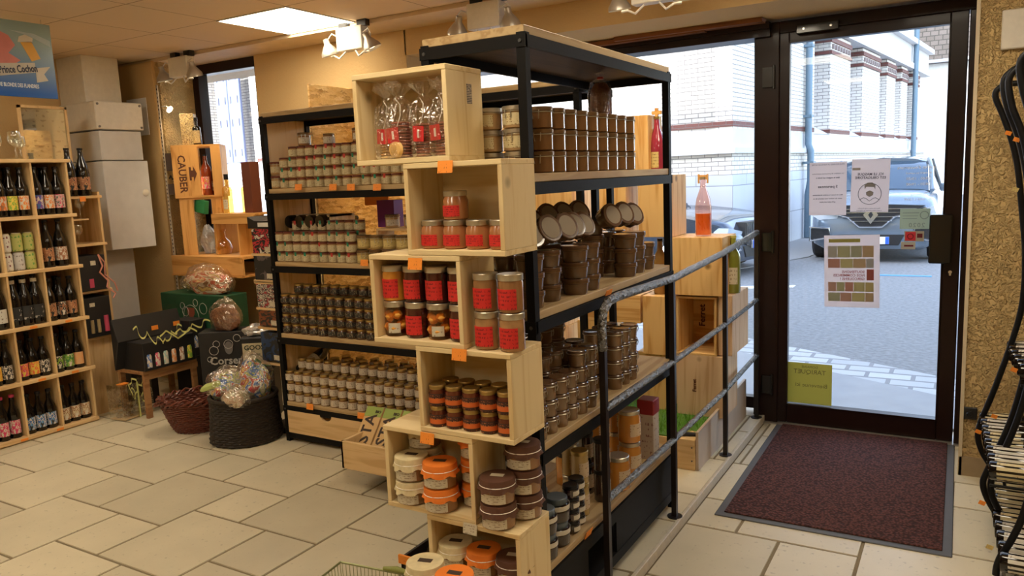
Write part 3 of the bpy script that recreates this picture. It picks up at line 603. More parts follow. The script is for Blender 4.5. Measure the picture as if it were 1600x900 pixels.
# --- second tier (z 1.075)
g='pale labelled pate jars on the second tier of the long unit'
grid(J_SM,'pate_jar','small pale-labelled jar','jar','second tier',-3.415,.0665,9,3.155,1.075,.0575,3,B_PATE,L_MAR,LB_PALE,g,True)
grid(J_SM,'pate_jar','small pale-labelled jar','jar','second tier back row',-3.415+.0665,.0665,8,3.23,1.075,.0575,4,B_PATE,L_MAR,LB_PALE,g,True)
for r in range(2):
    for i in range(5):
        jar(J_CLIP,'clip_top_jar','yellowish clip jar on second tier, %s layer, %s from left'%(LAY[r],ORD[i]),'jar',(-2.80+.088*i,3.16+.01*r,1.075+.078*r),.6,'clip jars on the second tier',P('mustard_terrine',(.45,.32,.12),.15,coat=.8),L_BRN,LB_YEL,LIDSILV)
ms=thing('raised_jar_stand','little wooden riser behind the second tier clip jars','riser',(-2.66,3.33,1.075)); obj('riser_top',MB().box(-.14,.30,-.06,.08,.165,.177),PINE_X,ms); obj('riser_leg',MB().box(-.14,-.128,-.06,.08,0,.165),PINE_X,ms); obj('riser_leg',MB().box(.288,.30,-.06,.08,0,.165),PINE_X,ms)
for i in range(3): jar(J_CLIP,'clip_top_jar','clip jar standing on the wooden riser, %s from left'%ORD[i],'jar',(-2.73+.13*i,3.33,1.253),.6,'clip jars on the riser',B_PATE,L_BRN,LB_GREY,LIDSILV)
# --- third tier (z .655)
g='dark terrine jars on the third tier of the long unit'
grid(J_DK,'terrine_jar','dark gold-lidded jar','jar','third tier',-3.41,.0705,14,3.15,.655,.0575,4,B_DARK,LIDBRASS,LB_BLK,g)
for i in range(12): jar(J_DK,'terrine_jar','dark gold-lidded jar on third tier, crowning row, %s from left'%ORD[i],'jar',(-3.36+.0705*i,3.215,.655+.0575*4-.004),jit(.2)+.6,g,B_DARK,LIDBRASS,LB_BLK)
for i in range(12): jar(J_DK,'terrine_jar','dark gold-lidded jar under the crowning row on third tier, %s from left'%ORD[i],'jar',(-3.36+.0705*i,3.222,.655+.0575*3-.004),jit(.2)+.6,g,B_DARK,LIDBRASS,LB_BLK)
# --- fourth tier (z .245)
g='grey labelled jars on the fourth tier of the long unit'
grid(J_WH,'rillette_jar','grey-labelled jar','jar','fourth tier front row',-3.42,.068,16,3.145,.245,.0615,3,B_BROWN,LIDBRASS,LB_GREY,g)
grid(J_WH,'rillette_jar','grey-labelled jar','jar','fourth tier middle row',-3.385,.068,15,3.215,.245+.0615*2,.0615,2,B_BROWN,LIDBRASS,LB_GREY,g)
for k in range(2):
    for i in range(7): jar(J_WH,'rillette_jar','grey-labelled jar in the %s rear row of fourth tier, %s from left'%('near' if k==0 else 'far',ORD[i]),'jar',(-3.2+.11*i+.03*k,3.29+.065*k,.245+.0615*(3 if k==0 else 3)),.6,g,B_BROWN,LIDBRASS,LB_GREY)
for k in range(2):
    for i in range(7):
        for r in (2,): jar(J_WH,'rillette_jar','grey-labelled jar beneath the %s rear row of fourth tier, %s from left'%('near' if k==0 else 'far',ORD[i]),'jar',(-3.2+.11*i+.03*k,3.29+.065*k,.245+.0615*r),.6,g,B_BROWN,LIDBRASS,LB_GREY)
rp=thing('cardboard_riser','low cardboard riser hidden behind the fourth tier jars','riser',(-2.9,3.3,.245)); obj('riser_block',MB().box(-.52,.54,-.12,.13,0,.1225),KR,rp)

# price cards on the long unit
for k,(u,v) in enumerate([(467,291),(521,291),(549,291),(590,291),(570,409),(485,634),(565,648)]):
    p=ay(u,v,3.098); card((p.x,3.096,p.z+.012),0,label='small orange price card on the long unit rail, %s from top left'%ORD[k])

# --- wine bottles lying on the little rack, second tier left
def bottle_mesh(kind):
    D={'wine':[(.034,0),(.0375,.006),(.0375,.19),(.034,.212),(.016,.245),(.0145,.295),(.0155,.296),(.0155,.31),(0,.31)],
       'champ':[(.040,0),(.0435,.008),(.0435,.15),(.036,.20),(.017,.255),(.0145,.30),(.017,.302),(.017,.315),(0,.315)],
       'beer':[(.031,0),(.0335,.005),(.0335,.145),(.029,.172),(.0150,.208),(.0130,.255),(.0150,.257),(.0150,.272),(0,.272)],
       'large':[(.036,0),(.038,.006),(.038,.155),(.034,.185),(.016,.235),(.0135,.285),(.016,.287),(.016,.30),(0,.30)],
       'steinie':[(.033,0),(.0355,.005),(.0355,.125),(.031,.150),(.0150,.188),(.0130,.235),(.0150,.237),(.0150,.252),(0,.252)],
       'spirit':[(.036,0),(.038,.004),(.038,.17),(.034,.185),(.014,.20),(.013,.245),(.016,.247),(.016,.285),(0,.285)]}
    return D[kind]
BR={k:dict(b=cm(('bot',k),lambda m,k=k:m.lathe(bottle_mesh(k)[:-3],18)),c=cm(('cap',k),lambda m,k=k:m.lathe([(r+.0008,z) for r,z in bottle_mesh(k)[-4:-1]]+[(0,bottle_mesh(k)[-1][1])],14))) for k in ('wine','champ','beer','large','steinie','spirit')}
LABR={'wine':(.0378,.05,.14),'champ':(.0438,.04,.125),'beer':(.0338,.03,.115),'large':(.0383,.04,.125),'steinie':(.0358,.025,.105),'spirit':(.0383,.04,.12)}
def bottle(kind,name,label,cat,loc,rz,group,glassm,capm,labm,rot=None,laba=1.15,lz=None,neckband=None):
    t=thing(name,label,cat,loc,rz,group,rot=rot)
    obj('bottle_glass',BR[kind]['b'],glassm,t); obj('cap',BR[kind]['c'],capm,t)
    if labm:
        r,a,b=LABR[kind]
        if lz: a,b=lz
        obj('paper_label',cm(('lab',kind,laba,a,b),lambda m:m.patch(r,a,b,-laba,laba,10)),labm,t)
    if neckband:
        pr=bottle_mesh(kind); zz=pr[4][1]+.012
        obj('neck_label',cm(('nb',kind),lambda m:m.patch(pr[4][0]*1.06,zz,zz+.022,-PI*.95,PI*.95,12)),neckband,t)
    return t
wr=thing('tabletop_bottle_rack','small two tier wooden rack of lying wine bottles on second tier','rack',(-3.27,3.34,1.075))
for zz in (.0,.115,.23): obj('slat',MB().box(-.16,.17,-.1,-.085,zz+.055 if zz<.2 else zz,zz+.075 if zz<.2 else zz+.012) if zz<.2 else MB().box(-.16,.17,-.1,.08,.245,.257),PINE_X,wr)
for xx in (-.165,.165): obj('upright',MB().box(xx-.005,xx+.005,-.1,.1,0,.257),PINE_Z,wr)
CW=label_mat('cream_wine_label',(.66,.60,.46),(.25,.18,.10),5,.4,6)
for r in range(2):
    for i in range(4):
        bottle('wine','wine_bottle','dark wine bottle lying on the small rack, %s row, %s from left'%(('lower','upper')[r],ORD[i]),'bottle',(-3.39+.08*i,3.20,1.19+.108*r if r else 1.19),0,'wine bottles on the small rack',DGLOSS,L_BLK,CW,rot=(-PI/2,0,0),laba=2.6)
# leaning lying bottle at the tier four left
bottle('wine','wine_bottle','dark bottle lying at the left back of the fourth tier','bottle',(-3.42,3.22,.245+.16),0,None,DGLOSS,L_BLK,CW,rot=(-1.2,.5,.2),laba=2.0)

# --- end-on unit, shelf 2 : big jars
g='glass clip jars stacked on the upper tier of the end-on unit'
Z=1.508
LBW=label_mat('ivory_foie_label',(.60,.50,.28),(.25,.16,.06),5,.42,8)
for r in range(3):
    for c in range(2):
        jar(J_BIG,'foie_gras_jar','clip jar on end-on unit upper tier, short side, %s layer, %s'%(LAY[r],('left','right')[c]),'jar',(-1.265+.10*c,2.025,Z+.0665*r),0+jit(.1),g,B_PATE,LIDSILV,LBW,LIDSILV)
    for c in range(9):
        jar(J_BIG,'foie_gras_jar','clip jar on end-on unit upper tier, long side, %s layer, %s from near end'%(LAY[r],ORD[c]),'jar',(-1.145,2.125+.0845*c,Z+.0665*r),PI/2-1.3+jit(.1),g,P('dark_glass_pate',(.17,.080,.030),.15,coat=.8,var=.3),L_BRN,None,LIDSILV)
bw=thing('wrapped_cake','brown loaf cake in cellophane tied at top, on the clip jar stack','cake',(-1.28,2.90,1.508))
obj('support_box',MB().box(-.05,.05,-.06,.06,0,.2),P('brown_box',(.16,.07,.03),.6),bw)
obj('loaf',MB().lathe([(.032,.2),(.042,.205),(.044,.26),(.041,.32),(.024,.345),(0,.348)],16,sy=.8),P('gingerbread',(.14,.05,.02),.6,var=.5,scale=60,bump=.4),bw)
def cello_bag(m,r,h,neck,seed=1,flare=.035):
    q=random.Random(seed); n=22; vs=[];fs=[]
    prof=[(r*.9,0),(r*1.05,.01),(r*1.08,h*.5),(r*.8,h*.72),(neck,h*.8),(neck*.9,h*.83),(flare,h*.95),(flare*1.3,h)]
    for k,(rr,z) in enumerate(prof):
        for i in range(n):
            a=2*PI*i/n; w=1+(.16*q.uniform(-1,1) if k>0 else 0)*(1+(k>5)*1.2); vs.append((rr*w*math.cos(a),rr*w*math.sin(a),z+(q.uniform(-.01,.01) if k>5 else 0)))
    for k in range(len(prof)-1):
        for i in range(n): j=(i+1)%n; fs.append((k*n+i,k*n+j,(k+1)*n+j,(k+1)*n+i))
    return m.add(vs,fs,False)
obj('cellophane_wrap',cello_bag(MB(),.047,.215,.010,5,.03),glass('thin_wrap',(1,1,1),.05,.12,film=22),bw,(0,0,.195))
obj('twist_tie',MB().lathe([(.012,-.004),(.014,0),(.012,.004)],12),P('red_tie',(.5,.05,.03),.5),bw,(0,0,.195+.17))

# --- end-on unit shelf 3 : round tubs
Z=1.098; g='caramel coloured round tubs on the middle tier of the end-on unit'
B_TUB=P('tub_pate',(.12,.062,.027),.22,coat=.7,var=.35); L_TUB=P('tub_lid',(.11,.055,.028),.25,coat=.6)
LID_PR=label_mat('cream_lid_print',(.26,.20,.13),(.2,.1,.05),6,.5,6)
cols=[(-1.16,2.055,3),(-1.17,2.19,3),(-1.27,2.10,3),(-1.28,2.24,3),(-1.145,2.345,3),(-1.15,2.45,3),(-1.26,2.37,3),(-1.26,2.49,3),(-1.15,2.80,3),(-1.16,2.92,3),(-1.165,3.04,2),(-1.27,2.76,4),(-1.27,2.88,3),(-1.28,3.0,3)]
n_=0
for k,(x,y,n) in enumerate(cols):
    for r in range(n):
        jar(J_TUB,'pate_tub','round tub on end-on unit middle tier, %s layer, %s stack from near end'%(LAY[r],ORD[k]),'tub',(x,y,Z+.0555*r),PI/2,g,B_TUB,L_TUB,None)
tl=[(-1.165,2.20,.215,1.15),(-1.155,2.30,.215,1.15),(-1.18,2.41,.21,1.1),(-1.18,2.49,.205,1.1),(-1.19,2.13,.20,1.1),(-1.18,2.74,.225,1.2),(-1.17,2.84,.225,1.15),(-1.165,2.93,.215,1.1),(-1.28,2.30,.23,1.1),(-1.28,2.42,.24,1.1),(-1.28,2.54,.24,1.1),(-1.27,2.65,.24,1.1)]
for k,(x,y,dz,a) in enumerate(tl):
    t=thing('pate_tub','round tub tipped on its side showing its lid, %s from near end'%ORD[k],'tub',(x-.03,y,Z+dz),0,'tipped tubs on top of the stacks',rot=(0,a,-.35))
    obj('jar_body',J_TUB['body'],B_TUB,t); l=obj('lid',J_TUB['lid'],L_TUB,t,(0,0,J_TUB['hb'])); obj('lid_label',cm('lidlab',lambda m:m.lathe([(.036,0),(.036,.001),(0,.001)],20)),LID_PR,l,(0,0,.0095))
g='coloured small jars at the back of the middle tier'
cj=[('yellow',(.60,.45,.03)),('dark green',(.05,.08,.03)),('pink',(.50,.10,.12)),('lime green',(.25,.35,.05)),('mustard',(.45,.32,.05)),('olive green',(.12,.16,.04)),('leaf green',(.15,.30,.05))]
for i,(nm,c) in enumerate(cj):
    for r in range(4):
        jar(J_SM,'spread_jar','small jar with %s label at back of middle tier, %s layer'%(nm,LAY[r]),'jar',(-1.40,2.14+.088*i,Z+.0575*r),PI/2,g,B_BROWN,LIDSILV,label_mat('lab_'+nm.replace(' ','_'),c,tuple(x*.3 for x in c),4,.45,8))
# --- end-on unit shelf 4 : cups
Z=.685; g='small clip cups on the third tier of the end-on unit'
B_CUP=P('cup_pate',(.20,.11,.05),.22,coat=.8,var=.3)
k=0
for (x,n,ys) in [(-1.14,3,[2.03,2.105,2.18,2.255,2.33,2.41]),(-1.22,4,[2.06,2.14,2.22,2.30,2.38,2.47]),(-1.145,4,[2.66,2.735,2.81]),(-1.225,4,[2.64,2.72,2.80]),(-1.30,5,[2.12,2.21,2.30,2.39,2.48])]:
    row={-1.14:'edge row',-1.22:'middle row',-1.145:'far edge group',-1.225:'far middle group',-1.30:'tall rear row'}[x]
    for j,y in enumerate(ys):
        for r in range(n if not(x==-1.14 and j>3) else 4):
            jar(J_CUP,'pate_cup','small cup on end-on unit third tier, %s, %s layer, %s from near'%(row,LAY[r],ORD[j]),'cup',(x+jit(.002),y,Z+.0555*r),PI/2,g,B_CUP,L_TUB,None,LIDSILV)
LBKY=label_mat('black_yellow_label',(.02,.02,.02),(.5,.4,.05),4,.5,5)
for i in range(4):
    for r in range(6): jar(J_MN,'mini_tin','black tin with yellow print behind the cups, %s layer, %s from near end'%((LAY+['sixth'])[r],ORD[i]),'tin',(-1.405,2.30+.09*i,Z+.0425*r),PI/2,'black tins behind the cups',L_BLK,L_BLK,LBKY)
# --- shelf 5 : jams and honeys
Z=.285
g='black lidded jam jars on the lowest tier'
LBT=label_mat('white_jam_band',(.62,.58,.50),(.3,.25,.2),3,.3,6)
for (x,y,n) in [(-1.14,2.05,2),(-1.145,2.15,2),(-1.23,2.08,2),(-1.235,2.18,2)]:
    for r in range(n): jar(J_BK,'jam_jar','round black jam jar with pale band on lowest tier, %s layer, %s'%(LAY[r],{2.05:'nearest the corner',2.15:'second along the edge',2.08:'inner near one',2.18:'inner far one'}[y]),'jar',(x,y,Z+.0825*r),PI/2,g,B_JAM,P('slate_lid',(.10,.13,.16),.3,.3),LBT)
for j,y in enumerate((2.245,2.31)):
    for r in range(4): jar(J_MN,'jam_jar','mini black jam jar on lowest tier, %s layer, %s stack'%(LAY[r],('near','far')[j]),'jar',(-1.14-.01*j,y,Z+.0425*r),PI/2,'mini jam jars on the lowest tier',B_JAM,L_BLK,LBT)
LBH=label_mat('rustic_honey_label',(.58,.45,.30),(.25,.12,.06),5,.4,5)
B_MUS=P('mustard_jar',(.45,.31,.12),.2,coat=.8)
for k,(x,y,n,T,mb,lid,dsc) in enumerate([(-1.17,2.385,2,J_TN,B_MUS,LIDBRASS,'slim ochre jar'),(-1.235,2.44,2,J_TN,B_MUS,LIDSILV,'inner slim ochre jar'),(-1.15,2.53,2,J_TN,B_JAM,L_BLK,'slim black jam jar'),(-1.235,2.57,2,J_TN,B_JAM,L_BLK,'inner slim black jar'),(-1.14,2.66,1,J_HON,B_HON,LIDSILV,'amber honey jar at the edge'),(-1.16,2.83,2,J_HON,B_HON,LIDSILV,'amber honey jar'),(-1.265,2.76,2,J_HON,B_HON,L_BLK,'inner amber honey jar'),(-1.34,2.62,2,J_HON,B_HON,L_BLK,'rear amber honey jar'),(-1.26,2.93,2,J_HON,B_HON,LIDSILV,'far inner honey jar')]):
    for r in range(n):
        jar(T,'honey_jar' if mb is B_HON else 'preserve_jar','%s with rustic label on lowest tier, %s'%(dsc,('bottom' if n>1 else 'single','upper')[r]),'jar',(x,y,Z+(T['h']+.0005)*r),PI/2-.3,'tall preserve jars on the lowest tier',mb,lid,LBH)
tb=thing('tall_carton','tall pale carton with dark red top beside the honey jars','carton',(-1.15,3.02,Z))
obj('carton_body',MB().box(-.035,.035,-.035,.035,0,.20).mesh('c',.002),label_mat('carton_print',(.45,.38,.32),(.2,.1,.1),8,.4,8),tb)
obj('red_cap',MB().box(-.037,.037,-.037,.037,.195,.26).mesh('c',.003),P('dark_red_card',(.25,.015,.02),.5),tb)
for k,(x,y,z,s) in enumerate([(-1.088,2.28,.285,'lowest tier'),(-1.088,2.50,1.09,'middle tier')]):
    tag(obj('price_card',cm('cardx',lambda m:m.box(-.0008,.0008,-.026,.026,-.034,0)),ORANGE,None,(x,y,z),(0,.3,0)),'orange price card clipped to the %s of the end-on unit'%s,'price card','price cards')

# ================================================================ STACKED CRATES
def crate(name,label,x0,x1,y0,y1,z0,z1,tk=.015,mats=None,back=True,loc=None,openf=True,parts=True,group=None):
    mats=mats or (CRATE_X,CRATE_Z,CRATE_Y)
    t=thing(name,label,'crate',((x0+x1)/2,(y0+y1)/2,z0),0,group)
    w=(x1-x0)/2;d=(y1-y0)/2;h=z1-z0
    for n_,b in (('bottom_panel',(-w,w,-d,d,0,tk)),('top_panel',(-w,w,-d,d,h-tk,h))):
        obj(n_,MB().box(*b).mesh('p',.0015),mats[0],t)
    for b in ((-w,-w+tk,-d+.001,d,tk,h-tk),(w-tk,w,-d+.001,d,tk,h-tk)): obj('side_panel',MB().box(*b).mesh('p',.0015),mats[1],t)
    if back: obj('back_panel',MB().box(-w+tk,w-tk,d-.008,d,tk,h-tk),mats[0],t)
    return t
Y0,Y1=1.765,1.945
CX={}
cr=[(-1.568,-1.233,1.551,1.812,'crate with cookie bags, topmost of the crate tower'),(-1.398,-1.068,1.289,1.550,'second crate from the top, holding five red-labelled jars'),(-1.548,-1.218,1.021,1.288,'third crate from the top, packed with tall fruit jars'),(-1.392,-1.066,.760,1.020,'fourth crate from the top, holding two rows of chutney jars'),(-1.538,-1.208,.498,.759,'fifth crate from the top, with cream and orange pots'),(-1.388,-1.062,.236,.497,'lowest visible crate of the tower, beside the wire basket'),]
for i,(a,b,c,d_,l) in enumerate(cr): CX[i]=crate('wooden_crate','pale pine '+l,a,b,Y0,Y1,c,d_,group='stacked pine crates')
base=thing('wooden_crate','large pine crate on the floor under the crate tower','crate',(-1.225,1.70,0),0,'stacked pine crates')
obj('side_panel',MB().box(-.175,-.16,-.20,.24,0,.235),CRATE_Z,base); obj('side_panel',MB().box(.148,.163,-.20,.24,0,.235),CRATE_Z,base); obj('top_panel',MB().box(-.16,.148,-.20,.24,.22,.235),CRATE_X,base); obj('front_panel',MB().box(-.16,.148,-.20,-.185,0,.22),CRATE_X,base)
obj('barcode_sticker',MB().box(.1675,.1685,.01,.035,.16,.215),label_mat('barcode',(.45,.36,.26),(.05,.04,.03),12,.6,3),CX[0])
for k,(u,v,s) in enumerate([(696,251,'crate tower, under the cookie crate'),(649,403,'crate tower, above the fruit jars'),(718,545,'crate tower, above the chutney crate'),(668,676,'crate tower, under the chutney crate')]):
    p=ay(u,v,Y0-.004); card((p.x,Y0-.005,p.z),0,.05,.034,'orange handwritten price card on '+s)
p=ay(735,818,Y0-.004); card((p.x,Y0-.005,p.z),0,.048,.032,'yellow price card on the lowest visible crate of the tower',LB_CREAM)
# cookie bags
DISK=P('cookie_gold',(.70,.42,.13),.6,var=.3,scale=60,bump=.3); CK2=P('cookie_red_brown',(.32,.10,.06),.6,var=.4,scale=50,bump=.3)
RLB=P('red_tag',(.60,.02,.02),.5); 
zc=1.566
def cookies(i,x,y,desc,c,h,rzz):
    t=thing('cookie_bag',desc,'bag of biscuits',(x,y,zc),rzz,'biscuit bags in the top crate')
    n=int(h/.0085)
    for k in range(1): 
        mb=MB()
        for q in range(n): mb.lathe([(.026,0),(.030,.002),(.030,.005),(.026,.0072)],14,c=(rnd.uniform(-.002,.002),rnd.uniform(-.002,.002),.004+q*.0085))
        obj('biscuit_stack',mb,c,t)
    cb=MB(); cello_bag(cb,.041,.215,.015,10+i,.034); obj('cellophane_bag',cb,CELLO,t)
    tg=obj('red_label',MB().box(-.019,.019,-.040,-.039,.045,.088),RLB,t,rot=(0,.06*(-1)**i,0))
    obj('label_mark',MB().box(-.003,.004,-.0412,-.0402,.055,.078).lathe([(.005,-.0412),(.005,-.0402)],8,M=Matrix.Rotation(-PI/2,4,'X')) if 0 else MB().box(-.003,.004,-.0412,-.0402,.055,.078),P('pale_mark',(.8,.7,.6),.5),tg)
    obj('tie_string',MB().tube([(0,-.018,.168),(.02,-.03,.15),(.025,-.04,.12),(.012,-.041,.09)],.001,5),P('white_string',(.8,.75,.65),.6),t)
cookies(0,-1.49,1.83,'leftmost bag of golden biscuits in the top crate',DISK,.075,0)
cookies(1,-1.43,1.81,'second biscuit bag from left, pink wafers, round red tag',CK2,.11,.1)
cookies(2,-1.355,1.825,'third biscuit bag from left, stacked red-brown biscuits',CK2,.10,0)
cookies(3,-1.285,1.825,'rightmost biscuit bag in the top crate',CK2,.10,-.1)
tag(obj('heart_biscuit',MB().lathe([(0,-.012),(.02,-.008),(.026,0),(.02,.008),(0,.012)],16),DISK,None,(-1.425,1.775,zc+.026),(PI/2,0,0)),'round golden biscuit at the front of the top crate','biscuit')
# jars in crate 2
B_RJ=P('pink_brown_rillettes',(.40,.16,.06),.2,coat=.8)
for i in range(4): jar(J_RED,'rillettes_jar','red-labelled jar in second crate, bottom row, %s from left'%ORD[i],'jar',(-1.34+.078*i-.005,1.825,1.304),0,'red labelled jars in the second crate',B_RJ,LIDSILV,LB_RED)
jar(J_RED,'rillettes_jar','single red-labelled jar on top of the second crate row','jar',(-1.266,1.83,1.3865),0,None,B_RJ,LIDSILV,LB_RED)
# crate 3 : tall fruit jars
LBWS=label_mat('small_white_label',(.6,.55,.42),(.3,.22,.15),3,.4,6)
spec=[('pickled lemon',B_PCH,None),('dark red-labelled',B_RUM,LB_RED),('pickled plum',B_PCH,LBWS),('narrow red-labelled',B_RUM,LB_RED)]
FR=cm('fruits',lambda m:[m.lathe([(0,-.016),(.011,-.011),(.016,0),(.011,.011),(0,.016)],10,c=(.023*math.cos(a),.023*math.sin(a),z)) for a,z in ((-1.2,.022),(-2.4,.024),(-.3,.03),(-1.8,.056),(-.8,.062),(-2.9,.06),(.9,.04))][-1])
JG=glass('jar_glass',(.85,.6,.35),.09,.03)
for i,(nm,mb,lb) in enumerate(spec):
    x=-1.50+.081*i
    for r in range(2):
        isf=(mb is B_PCH and r==0)
        bodym=mb if not isf else B_PCH
        lab=LB_RED if r==1 else (lb or LBWS)
        t=jar(J_TALL,'preserved_fruit_jar','%s jar in third crate, %s layer, %s from left'%(nm if r==0 else 'red-labelled',('lower','upper')[r],ORD[i]),'jar',(x,1.82+.0*r,1.036+.1085*r),0,'tall fruit jars in the third crate',(JG if isf else (B_RUM if i else B_PCH)),LIDSILV,None if isf else lab)
        if isf:
            obj('whole_fruit',FR,P('golden_fruit',(.75,.36,.05),.35,var=.3,scale=20),t,(0,0,.004)); obj('paper_label',cm('sml',lambda m:m.patch(.0364,.012,.042,-.1,.95,6)),LBWS,t)
for i in range(2):
    for r in range(2):
        jar(J_TALL,'preserved_fruit_jar','red-labelled jar on fourth crate outside the third, %s layer, %s'%(('lower','upper')[r],('left','right')[i]),'jar',(-1.168+.082*i,1.815,1.021+.1085*r),0,'tall jars standing on the fourth crate',B_BROWN if r else P('mushroom_brine',(.35,.19,.08),.15,coat=.9,var=.6,scale=30),LIDSILV,LB_RED)
# crate 4 : chutneys
for r in range(2):
    for i in range(5): jar(J_CHT,'chutney_jar','dark chutney jar in fourth crate, %s row, %s from left'%(('lower','upper')[r],ORD[i]),'jar',(-1.345+.0585*i,1.80+.002*i,.775+.0635*r),0,'chutney jars in the fourth crate',B_CHT,LIDBRASS,LB_ORG)
for i in range(5): jar(J_CHT,'chutney_jar','dark chutney jar in fourth crate, rear row, %s from left'%ORD[i],'jar',(-1.345+.0585*i,1.868,.775),0,'chutney jars in the fourth crate',B_CHT,LIDBRASS,LB_ORG)
for i in range(5): jar(J_CHT,'chutney_jar','dark chutney jar in fourth crate, upper rear row, %s from left'%ORD[i],'jar',(-1.345+.0585*i,1.868,.8385),0,'chutney jars in the fourth crate',B_CHT,LIDBRASS,LB_ORG)
# crates 5 and 6 : cloth covered pots
def cloth(m,r=.0525,seed=0):
    q=random.Random(seed); n=36
    pr=[(0,.0225,0),(r*.8,.0225,0),(r*.98,.021,0),(r*1.01,.016,0),(r*1.0,.006,.0),(r*1.05,-.004,.03),(r*1.10,-.014,.07)]
    vs=[];fs=[]
    for (rr,z,w) in pr:
        for i in range(n):
            a=2*PI*i/n; k=1+w*math.sin(a*11+seed); vs.append((rr*k*math.cos(a),rr*k*math.sin(a),z+ (w*.06*math.sin(a*7+1))))
    for k in range(len(pr)-1):
        for i in range(n): j=(i+1)%n; fs.append((k*n+i,k*n+j,(k+1)*n+j,(k+1)*n+i))
    return m.add(vs,fs,True)
C_CR=P('cream_paper_cover',(.66,.56,.33),.75,var=.25,scale=40,bump=.1); C_OR=P('orange_cover',(.78,.20,.02),.6,var=.15); C_BN=P('brown_cover',(.10,.04,.022),.6,var=.3)
def pot(desc,loc,rz,cov,lab,body,group):
    t=thing('covered_terrine_pot',desc,'terrine pot',loc,rz,group)
    obj('pot_body',J_POT['body'],body,t); c=obj('paper_cover',cm('cloth',lambda m:cloth(m)),cov,t,(0,0,.052))
    obj('elastic_band',cm('band',lambda m:m.tube([(.0535*math.cos(a),.0535*math.sin(a),.002) for a in [2*PI*k/28 for k in range(28)]],.0013,5,closed=True)),P('white_string',(.8,.75,.65),.6),t,(0,0,.052))
    obj('paper_label',cm('potlab',lambda m:m.patch(.0506,.006,.034,-.95,.75,10)),LB_CREAM,t)
    obj('cover_print',cm('coverprint',lambda m:m.box(-.02,.02,-.008,.012,.0228,.0232)),INK,c) if cov is not C_BN else obj('cover_print',cm('coverprint',lambda m:m.box(-.02,.02,-.008,.012,.0228,.0232)),LB_CREAM,c)
    return t
BP=P('terrine_mid',(.30,.16,.07),.2,coat=.8)
zs=.513
def stack(x,y,z,n,cov,word,where,group,body=BP):
    for r in range(n): pot('%s covered pot %s, %s'%(word,where,('single','') [0] if n==1 else ('bottom one','second one','third one')[r]),(x,y,z+.0755*r),.25+jit(.1),cov,None,body,group)
G5='covered pots in the fifth crate'
stack(-1.465,1.805,zs,2,C_CR,'cream','at left front of fifth crate',G5)
stack(-1.475,1.89,zs,3,C_CR,'cream','at left rear of fifth crate',G5)
stack(-1.35,1.795,zs,2,C_OR,'orange','in middle of fifth crate',G5,B_BROWN)
stack(-1.268,1.88,zs,3,C_OR,'orange','at right rear of fifth crate',G5,B_BROWN)
G6='brown covered pots standing on the sixth crate'
stack(-1.150,1.80,.498,2,C_BN,'brown','in front on top of the sixth crate',G6,B_BROWN)
stack(-1.115,1.895,.498,3,C_BN,'brown','behind on top of the sixth crate',G6,B_BROWN)
G7='covered pots in the lowest visible crate'
zs=.251
stack(-1.325,1.82,zs,2,C_CR,'cream','at left of the lowest visible crate',G7)
stack(-1.222,1.82,zs,2,C_OR,'orange','in middle of the lowest visible crate',G7,B_BROWN)
stack(-1.118,1.82,zs,2,C_BN,'brown','at right of the lowest visible crate',G7,B_BROWN)
stack(-1.262,1.585,.235,3,C_CR,'cream','in front of the lowest visible crate, cut by frame',None)
stack(-1.150,1.565,.235,3,C_OR,'orange','in front of the lowest visible crate, cut by frame',None,B_BROWN)
# ================================================================ BEER SHELF (left wall)
BS=thing('bottle_shelf','pale pine cubby shelf of beer bottles along the left wall','shelf',(-5.2,2.35,0))
zl=[.03,.375,.712,1.055,1.388]; ztop=1.735
X0,X1,Ya,Yb=-.22,.20,-.80,.535
PB=PINE_Y
for z in zl+[ztop]:
    obj('shelf_board',MB().box(X0,X1+.012,Ya-.02,Yb+(.015 if z>.1 else 0),z-.022,z).mesh('b',.002),PB,BS)
ys=[Yb-.012-.22*k for k in range(7)]
for i,z in enumerate(zl):
    zt=(zl+[ztop])[i+1]-.022
    for k,y in enumerate(ys): obj('divider',cm(('div',round(zt-z,3)),lambda m:m.box(X0,X1,-.006,.006,0,zt-z)),PINE_Z,BS,(0,y,z))
obj('back_panel',MB().box(X0-.01,X0,Ya,Yb,.0,ztop-.02),PINE_Z,BS)
obj('plinth',MB().box(X1-.03,X1-.005,Ya,Yb,0,.01),PINE_Y,BS)
SC=thing('corner_shelf','narrow pine end column of shelves beside the beer shelf','shelf',(-5.25,3.02,0))
obj('side_board',MB().box(-.22,.14,.105,.12,0,1.52),PINE_Z,SC); obj('back_board',MB().box(-.23,-.22,-.1,.12,0,1.6),PINE_Z,SC)
for z in (.545,.862,1.178,1.496): obj('shelf_board',MB().box(-.22,.17,-.108,.118,z-.018,z).mesh('b',.002),PINE_Y,SC)
obj('lower_panel',MB().box(.12,.135,-.10,.105,0,.53),PINE_Z,SC)
ns=obj('small_inner_shelf',MB().box(-.1,.15,-.105,.02,1.335,1.345).box(.14,.15,-.1,-.09,1.178,1.335),PINE_Y,SC)
def cell(i,k): # level, column from the far end -> y centre
    return ys[k]-.11+2.35, zl[i]
def lm(n,cols,scale=5): return patch_mat('beer_label_'+n,cols,scale*.55)
O=(.75,.22,.04);Yy=(.75,.55,.08);Gn=(.25,.42,.05);Pu=(.18,.06,.30);Wt=(.65,.58,.48);Br=(.35,.15,.07);Bk=(.02,.02,.02);Bl=(.05,.15,.45);Pk=(.65,.05,.15);Cr=(.65,.55,.35)
